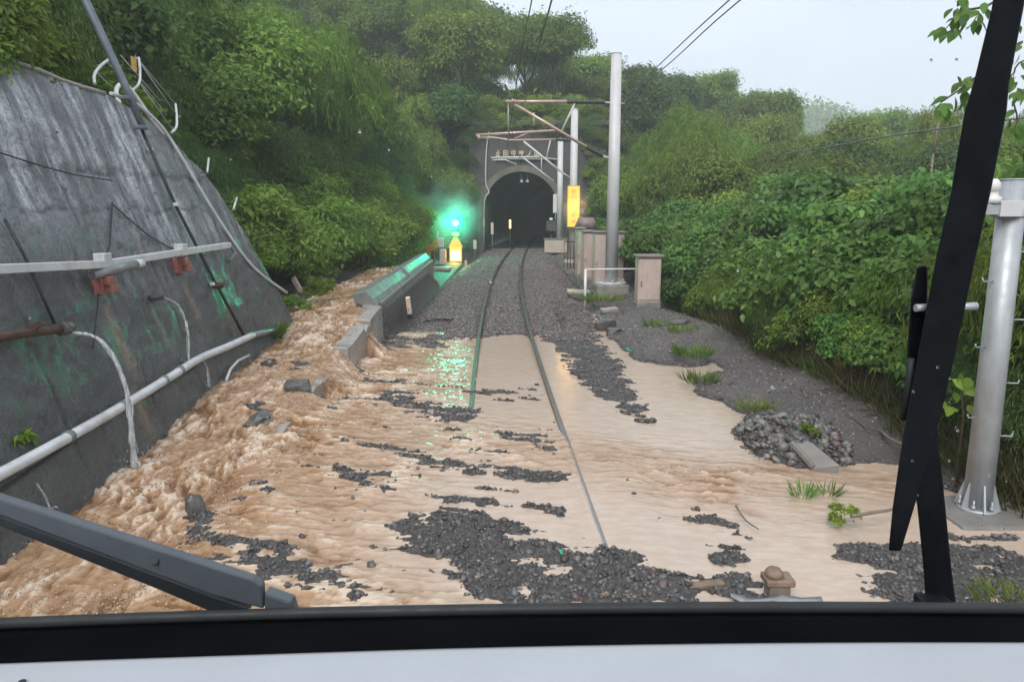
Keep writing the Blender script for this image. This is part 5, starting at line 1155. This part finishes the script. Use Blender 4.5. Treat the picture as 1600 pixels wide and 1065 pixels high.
V, F, A = leaves(c, ax, nrm, rs.uniform(.2, .6, n), np.full(n, .012), np.clip(rs.normal(.4, .25, n), 0, 1)); tag(add('dry_grass', bigmesh('dry_grass', V, F, M['straw'], False, {'lc': A})), kind='stuff')

# single tufts and weeds
def weed(px, py, zz, rad, h, n, label, m='grass', leafy=False, name='grass_tuft', lean=.5):
    p = atZ(px, py, zz); sd_ = int(px*7+py)
    d = tuft(sd_, int(n*.6), rad*1.1, h*.85, .011+.009*(p.y > 12), .85) if not leafy else crown(sd_, int(n*1.3), rad*.8, h*.55, h*.45, .05+.03*(p.y > 11), .019+.012*(p.y > 11), 8, -.3, False, .3)
    V, F, A = d; o = add(name, bigmesh(name, V, F, M[m], False, {'lc': A})); o.location = p-Vector((0, 0, h*.28 if leafy and p.y < 9 else 0)); return tag(o, label, 'weed' if leafy else 'grass')
weed(1094, 597, .0, .22, .26, 260, 'grass tuft at the corner of the mud bank where the pool narrows')
weed(1082, 556, .05, .30, .30, 300, 'grass tuft on the mud bank above the pool')
weed(1180, 640, .0, .20, .20, 220, 'small grass tuft at the edge of the rock pile and pool')
weed(1035, 512, .0, .36, .32, 340, 'bright grass tuft below the single cabinet')
weed(1072, 520, .08, .30, .28, 260, 'grass tuft beside the rounded rock on the mud bank')
weed(940, 470, .0, .55, .34, 420, 'long grass along the foundation of the tall pole')
weed(1265, 680, .10, .15, .16, 140, 'weeds among the stones above the tilted slab', 'leaf_lime', True, 'weed_plant')
weed(1320, 812, .0, .17, .22, 260, 'leafy weed standing in the flood left of the wiper', 'leaf_lime', True, 'weed_plant')
weed(1255, 776, -.06, .09, .22, 80, 'thin weed half drowned in the flow below the slab', 'grass', False, 'weed_plant')
weed(1294, 773, -.06, .08, .19, 60, 'second thin half drowned weed nearer the wiper', 'grass', False, 'weed_plant')
weed(1590, 945, .0, .25, .14, 420, 'low green grass patch in gravel at the foot of the windscreen')
weed(425, 528, .42, .13, .42, 320, 'tall grass tuft at the foot of the wall by the pipe end')
weed(398, 522, .42, .14, .26, 220, 'short leafy weed at the end of the white drain pipe', 'leaf_mid', True, 'weed_plant')
for a, c, zz, r_, lab in ((462, 492, .52, .34, 'leafy plant at the falling end of the wall above the torrent'), (488, 478, .6, .34, 'dark leafy plant overhanging the upper torrent'), (512, 470, .65, .26, 'small leafy plant on the channel edge upstream'), (470, 455, .8, .42, 'bright leafy plant around the leaning white board')):
    weed(a, c, zz, r_, r_*1.9, 700, lab, 'leaf_mid', True, 'weed_plant')
p = onwall(30, 692, .03); V, F, A = crown(77, 150, .15, .10, 0, .10, .034, 5, .6); o = add('wall_fern', bigmesh('wall_fern', V, F, M['leaf_lime'], False, {'lc': A})); o.location = p; tag(o, 'bright fern growing out of the wall beneath the drain pipe', 'fern')
# broad leaved sapling behind the grey post: every leaf its own part
def leaf_mesh(nm, L, Wd, m, lc):
    V, F, A = leaves(np.zeros((1, 3)), np.array([[1.0, 0, 0]]), np.array([[0, 0, 1.0]]), np.array([L]), np.array([Wd]), np.array([lc]), True)
    # a finer outline: pointed oval, folded and drooping
    xs = np.linspace(0, 1, 7); hw = np.array([.02, .30, .47, .50, .40, .22, .0])*Wd; zz = -.22*L*xs**2
    V = []; 
    for i, x in enumerate(xs): V += [(x*L, hw[i], zz[i]+.22*hw[i]), (x*L, 0, zz[i]-.015*L), (x*L, -hw[i], zz[i]+.22*hw[i])]
    F = [(i*3+j, i*3+j+1, i*3+j+4, i*3+j+3) for i in range(6) for j in range(2)]
    return bigmesh(nm, np.array(V, float), np.array(F), m, True, {'lc': np.full(len(V), lc)})
LM = [leaf_mesh('leaf', .17, .095, M['leaf_broad'], a) for a in (.25, .5, .75)]; LM2 = [leaf_mesh('leaf', .19, .15, M['leaf_lime'], a) for a in (.4, .65, .9)]
def put_leaf(t, pos, d, up, meshes, s, q):
    d = Vector(d).normalized(); up = Vector(up); y = up.cross(d).normalized(); z = d.cross(y); o = bpy.data.objects.new('leaf', q.choice(meshes)); C.objects.link(o); o.parent = t
    mt = Matrix((d, y, z)).transposed().to_4x4(); mt.translation = Vector(pos)-Vector(t.location); o.matrix_local = mt @ Matrix.Scale(s, 4)
q = random.Random(21)
t = empty('sapling', (4.4, 6.8, gz(4.4, 6.8)), 'bright sapling with large pale leaves between the wiper and the grey post', 'sapling')
ctr = atY(1500, 600, 6.8); st = MB(); st.tube([(ctr.x+.1, 6.85, t.location.z-.1), (ctr.x+.08, 6.82, ctr.z-.3), ctr], [.016, .012, .006], 6); st.build('stem', M['bark'], t)
for a, c in ((1488, 592), (1500, 582), (1515, 590), (1522, 604), (1508, 612), (1492, 612), (1526, 622), (1512, 632), (1484, 634), (1497, 640), (1478, 628), (1530, 590)):
    p = atY(a, c, 6.8+q.uniform(-.12, .12)); put_leaf(t, p, Vector((q.uniform(-1, 1), q.uniform(-.8, .1), q.uniform(-.7, .1))), (q.uniform(-.3, .3), -.5, 1), LM2, q.uniform(.5, .78), q)
# overhanging tree at the right, its leaves seen singly against the sky
def twig(t, pts, r): b = MB(); b.tube(smooth(pts), r, 6); return b.build('twig', M['bark'], t)
t = empty('overhanging_tree', (7.0, 8.2, gz(7.0, 8.2)), 'overhanging tree with single dark leaves against the pale sky', 'tree')
b = MB(); b.tube([(7.0, 8.2, t.location.z-.3), (6.8, 8.1, 2.6), (6.4, 7.9, 4.6), (6.0, 7.8, 6.6)], [.13, .10, .08, .04], 9); b.build('trunk', M['bark'], t)
YB = 7.7
def at(a, c, dy=0): return atY(a, c, YB+dy)
twig(t, [(6.2, 7.85, 5.6), at(1600, -30), at(1545, 8), at(1505, 18), at(1478, 45)], [.03, .03, .022, .02, .018, .016, .015, .014, .013, .012, .011, .01, .009, .008, .007, .006, .004])
twig(t, [(6.4, 7.9, 4.4), at(1610, 90), at(1580, 118), at(1540, 112), at(1500, 140), at(1470, 160)], .009)
twig(t, [(6.6, 8.0, 3.6), at(1600, 140), at(1590, 190), at(1575, 215)], .009)
twig(t, [(6.6, 8.0, 3.4), at(1620, 230), at(1600, 250)], .008)
spots = []
for a0, c0, a1, c1, nn, jx, jy in ((1505, 8, 1478, 52, 22, 18, 14), (1500, 10, 1530, 40, 14, 16, 16), (1545, 5, 1530, 20, 8, 10, 8), (1520, 122, 1500, 140, 12, 14, 10), (1485, 152, 1468, 168, 12, 10, 9), (1505, 150, 1525, 160, 6, 8, 8), (1570, 100, 1598, 150, 20, 14, 20), (1578, 180, 1598, 222, 18, 12, 14), (1580, 40, 1600, 90, 14, 14, 20), (1590, 240, 1600, 275, 10, 10, 14)):
    for i in range(nn):
        f = q.random(); spots.append((a0+(a1-a0)*f+q.gauss(0, jx*.6), c0+(c1-c0)*f+q.gauss(0, jy*.6)))
for a, c in spots:
    p = at(a, c, q.uniform(-.25, .25)); put_leaf(t, p, Vector((q.uniform(-1.0, .5), q.uniform(-.7, .5), q.uniform(-1.1, -.1))), (q.uniform(-.5, .5), q.uniform(-.8, .2), 1), LM, q.uniform(.55, 1.0), q)
V, F, A = crown(55, 900, 1.5, 1.3, 0, .16, .085, 9, .5, True); o = add('crown', bigmesh('crown', V, F, M['leaf_broad'], False, {'lc': A}), t); o.location = Vector((7.9, 7.9, 4.6))-Vector(t.location)

# ------------------------------------------------------------------ far ridge in the mist
fx = np.linspace(-60, 420, 150); fy = np.linspace(230, 420, 40); FX, FY = [a.ravel() for a in np.meshgrid(fx, fy)]
topz = np.interp(FX, [-60, 60, 85, 110, 150, 190, 260, 420], [20, 40, 41, 43, 41, 37, 30, 20])
FZ = topz*ss(230, 330, FY)*(1-.5*ss(350, 420, FY))+5*fbm(FX*.02, FY*.02, 4)-1
me = bigmesh('hills', np.stack([FX, FY, FZ], 1), gridfaces(150, 40), M['ground'], True, {'mud': FX*0, 'forest': FX*0+1}); tag(add('hills', me), kind='structure')
rs = np.random.RandomState(61); n = 26000; x = rs.uniform(-40, 330, n); y = rs.uniform(260, 352, n)
z = np.interp(x, [-60, 60, 85, 110, 150, 190, 260, 420], [20, 40, 41, 43, 41, 37, 30, 20])*ss(230, 330, y)*(1-.5*ss(350, 420, y))+5*fbm(x*.02, y*.02, 4)-1
hh = 1+6*rs.rand(n)*(.55+.6*(fbm(x*.12, y*.12, 3)+.3)); nrm = unit(np.array([0, -.6, .8])+rs.normal(0, .5, (n, 3))); ax = unit(np.cross(nrm, rdir(rs, n)))
V, F, A = leaves(np.stack([x, y, z+hh], 1), ax, nrm, rs.uniform(1.2, 2.6, n), rs.uniform(.9, 1.7, n), np.clip(rs.normal(.4, .2, n), 0, 1))
tag(add('far_forest', bigmesh('far_forest', V, F, M['leaf_mid'], False, {'lc': A})), kind='stuff')

# ------------------------------------------------------------------ air: rain haze, and mist balls added to imitate the bloom of signal and sign
def vol(name, dens, col, aniso=.2, ball=False):
    m = bpy.data.materials.new(name); m.use_nodes = True; t = m.node_tree; t.nodes.clear(); o = t.nodes.new('ShaderNodeOutputMaterial'); v = t.nodes.new('ShaderNodeVolumePrincipled')
    v.inputs['Color'].default_value = (*col, 1); v.inputs['Density'].default_value = dens; v.inputs['Anisotropy'].default_value = aniso; t.links.new(v.outputs[0], o.inputs['Volume'])
    if ball:
        tcx = t.nodes.new('ShaderNodeTexCoord'); ln = t.nodes.new('ShaderNodeVectorMath'); ln.operation = 'LENGTH'; mr = t.nodes.new('ShaderNodeMapRange')
        mr.inputs[1].default_value = 1.0; mr.inputs[2].default_value = .0; mr.inputs[3].default_value = 0; mr.inputs[4].default_value = dens; mr.interpolation_type = 'SMOOTHSTEP'
        t.links.new(tcx.outputs['Object'], ln.inputs[0]); t.links.new(ln.outputs['Value'], mr.inputs[0]); nzv = t.nodes.new('ShaderNodeTexNoise'); nzv.inputs['Scale'].default_value = 2.6; nzv.inputs['Detail'].default_value = 3; t.links.new(tcx.outputs['Object'], nzv.inputs['Vector'])
        rg = t.nodes.new('ShaderNodeMapRange'); rg.inputs[1].default_value = .38; rg.inputs[2].default_value = .62; rg.inputs[3].default_value = .15; rg.inputs[4].default_value = 1.9; t.links.new(nzv.outputs[0], rg.inputs[0])
        mm = t.nodes.new('ShaderNodeMath'); mm.operation = 'MULTIPLY'; t.links.new(mr.outputs[0], mm.inputs[0]); t.links.new(rg.outputs[0], mm.inputs[1]); t.links.new(mm.outputs[0], v.inputs['Density'])
    return m
mist = vol('signal_bloom_mist', .20, (.9, .98, .95), .0, True); bm = bmesh.new(); bmesh.ops.create_icosphere(bm, subdivisions=3, radius=1.0); me = bpy.data.meshes.new('signal_bloom_mist'); bm.to_mesh(me); bm.free(); me.materials.append(mist)  # volume added round the green lens to imitate its bloom on the windscreen
o = add('signal_bloom_mist', me); o.location = SIGP+Vector((-.2, .1, .35)); o.scale = (2.5, 1.9, 2.6); tag(o, kind='stuff')
o = add('sign_bloom_mist', me.copy()); o.data.materials.clear(); o.data.materials.append(vol('sign_bloom_mist', .30, (1, .97, .92), .0, True)); o.location = SIGNP; o.scale = (1.0, .8, 1.6); tag(o, kind='stuff')  # smaller volume added to imitate the amber halo of the sign
b = MB(); b.box((130, 190, 28), (640, 500, 62)); o = b.build('haze', vol('rain_haze', .0018, (.94, .97, 1.0))); tag(o, kind='stuff')

# ------------------------------------------------------------------ the train's cab: sill, gasket, glass, wipers, nose
YW = .80
def gl(px, py, off=0.0):
    """a point on the windscreen's sloping plane (Y = .80 - .14*(z-2.1)), off metres outside it"""
    d = ray(px, py); t = (YW+off+.14*(2.1-CAMZ))/(d.y+.14*d.z); return Vector((d.x*t, d.y*t, CAMZ+d.z*t))
cab = empty('train_cab', (0, .4, 1.9), 'train cab front with pale dashboard, black window gasket and two wipers', 'train')
S = [(-500, 1005), (0, 984), (400, 970), (800, 962), (1200, 959), (1600, 961), (2100, 968)]; S2 = [(-500, 1046), (0, 1026), (400, 1012), (800, 1000), (1200, 994), (1600, 993), (2100, 996)]
up_ = [gl(*p, .01) for p in S]; lo_ = [atY(a, c, .70) for a, c in S2]
def loft(name, rows, m, bevel=0, smooth_=True):
    n = len(rows[0]); vs = [v for r_ in rows for v in r_]; b = MB(); b._add(vs, [(i*n+k, i*n+k+1, (i+1)*n+k+1, (i+1)*n+k) for i in range(len(rows)-1) for k in range(n-1)], smooth_); return b.build(name, m, cab, recalc=False)
up_s, lo_s = smooth(up_), smooth(lo_)
mid = [a.lerp(c, .5)+Vector((0, -.012, .012)) for a, c in zip(up_s, lo_s)]; mid2 = [a.lerp(c, .75)+Vector((0, -.018, .004)) for a, c in zip(up_s, lo_s)]; lip = [a+Vector((0, .03, -.002)) for a in up_s]; low = [a+Vector((0, .03, -.03)) for a in lo_s]
q1 = [a.lerp(c, .12)+Vector((0, -.006, .004)) for a, c in zip(up_s, lo_s)]
loft('window_gasket', [low, [p+Vector((0, -.004, -.004)) for p in lo_s], mid2, mid, q1, [p+Vector((0, 0, -.004)) for p in up_s], [p+Vector((0, .028, -.010)) for p in up_s]], M['black'])
b = MB(); b.tube([p+Vector((0, .012, .002)) for p in up_s], .007, 8); b.build('window_trim', M['trim'], cab)
dk = [[p+Vector((0, -.001, -.006)) for p in lo_s], [p+Vector((0, -.03, -.004)) for p in lo_s], [p+Vector((0, -.14, -.010)) for p in lo_s], [p+Vector((0, -.45, -.03)) for p in lo_s], [p+Vector((0, -.47, -.12)) for p in lo_s]]
loft('dashboard', dk, M['dash'])
b = MB(); q = atY(33, 1053, .66); b.tube([q+Vector((0, 0, -.03)), q+Vector((0, 0, -.007))], .0035, 8); b.build('dashboard_screw', M['cable'], cab)
# nose panel outside, below the glass
no = [[p+Vector((0, .03, -.012)) for p in up_s], [p+Vector((0, .06, -.08)) for p in up_s], [p+Vector((0, .10, -.7)) for p in up_s], [p+Vector((0, .06, -1.5)) for p in up_s]]
loft('nose_panel', no, simple('cab_paint', (.55, .57, .6), None, 8, .3), smooth_=True)
gm = bpy.data.materials.new('clear_windscreen'); gm.use_nodes = True; gm.node_tree.nodes.clear(); go_ = gm.node_tree.nodes.new('ShaderNodeOutputMaterial'); gt = gm.node_tree.nodes.new('ShaderNodeBsdfTransparent'); gm.node_tree.links.new(gt.outputs[0], go_.inputs[0])
ext = [p+Vector((0, -.14*1.3, 1.3)) for p in up_s]; loft('windscreen', [up_s, ext], gm)
# left wiper: a broad flat grey arm
wp = MB()
def quadbar(name, P, m, parent, depth=.02, bevel=.003):
    b = MB(); b.prism(P, (0, 0, 0), (0, depth, 0)); return b.build(name, m, parent, bevel)
wl_ = MB(); wl_.prism([gl(-260, 690, .03), gl(0, 779, .03), gl(395, 905, .03), gl(410, 915, .03), gl(412, 952, .03), gl(330, 930, .03), gl(0, 806, .03), gl(-260, 712, .03)], (0, 0, 0), (0, .012, .002)); w1 = wl_.build('wiper', M['wiper_grey'], cab, .003)
quadbar('lower_face', [gl(-260, 713, .028), gl(0, 806, .028), gl(330, 930, .028), gl(392, 951, .028), gl(330, 956, .028), gl(240, 918, .028), gl(0, 822, .028), gl(-260, 727, .028)], M['wiper_dark'], w1, .02, .002)
quadbar('mounting_cap', [gl(412, 925, .028), gl(455, 940, .028), gl(462, 962, .028), gl(412, 962, .028)], M['wiper_grey'], w1, .02, .004)
b = MB(); b.tube([gl(240, 875, .026), gl(240, 875, .034)], .005, 10); b.build('bolt', M['wiper_dark'], w1)
rs = np.random.RandomState(9); b = MB()
for k in range(46):
    a, c = (rs.uniform(30, 1570), rs.uniform(60, 930)) if k < 26 else (rs.uniform(1380, 1590), rs.uniform(560, 930))
    p = gl(a, c, .0); r_ = rs.uniform(.0008, .0019); b.tube([p, p+Vector((0, r_*.4, .0)), p+Vector((0, r_*.62, 0))], [r_, r_*.8, r_*.25], 8)
dm = bpy.data.materials.new('rain_drop'); dm.use_nodes = True; db = dm.node_tree.nodes['Principled BSDF']; db.inputs['Transmission Weight'].default_value = 1; db.inputs['Roughness'].default_value = .03; db.inputs['IOR'].default_value = 1.33
tag(b.build('rain_drop', dm, cab), kind='stuff')
# right wiper: upright blade with the arm crossing it
def ribbon(name, ctr, parent, m, d0=.03, d1=.05):
    b = MB(); n = len(ctr); vs = []
    for a, c, w in ctr: vs += [gl(a-w/2, c, d0), gl(a+w/2, c, d0), gl(a+w/2, c, d1), gl(a-w/2, c, d1)]
    fs = [(i*4+k, i*4+(k+1) % 4, (i+1)*4+(k+1) % 4, (i+1)*4+k) for i in range(n-1) for k in range(4)]+[(0, 1, 2, 3), tuple((n-1)*4+k for k in range(4))]
    b._add(vs, fs); return b.build(name, m, parent, .0025)
w2 = ribbon('wiper', [(1606, -160, 50), (1580, -20, 50), (1574, 15, 50), (1549, 130, 56), (1540, 175, 66), (1517, 300, 62), (1494, 400, 62), (1478, 480, 60), (1462, 560, 58), (1445, 640, 54), (1427, 720, 44), (1412, 790, 34), (1398, 860, 20)], cab, M['wiper_black'], .035, .060)
ribbon('wiper_arm', [(1441, 415, 16), (1436, 470, 26), (1434, 550, 34), (1440, 640, 46), (1445, 700, 46), (1455, 790, 44), (1464, 880, 44), (1471, 952, 48)], w2, M['wiper_black'], .062, .075)
b = MB(); b.tube([gl(1430, 481, .055), gl(1448, 480.5, .055)], .0042, 8); b.tube([gl(1500, 479, .055), gl(1526, 478, .055)], .0042, 8); tag(b.build('pivot_pin', M['steel_grey'], w2), kind='stuff')
b = MB(); b.tube([gl(1412, 655, .05), gl(1418, 610, .05), gl(1424, 560, .05)], .004, 6); b.build('rubber_edge', M['trim'], w2)
quadbar('arm_foot', [gl(1446, 944, .03), gl(1494, 944, .03), gl(1496, 975, .03), gl(1446, 975, .03)], M['wiper_black'], w2, .03)
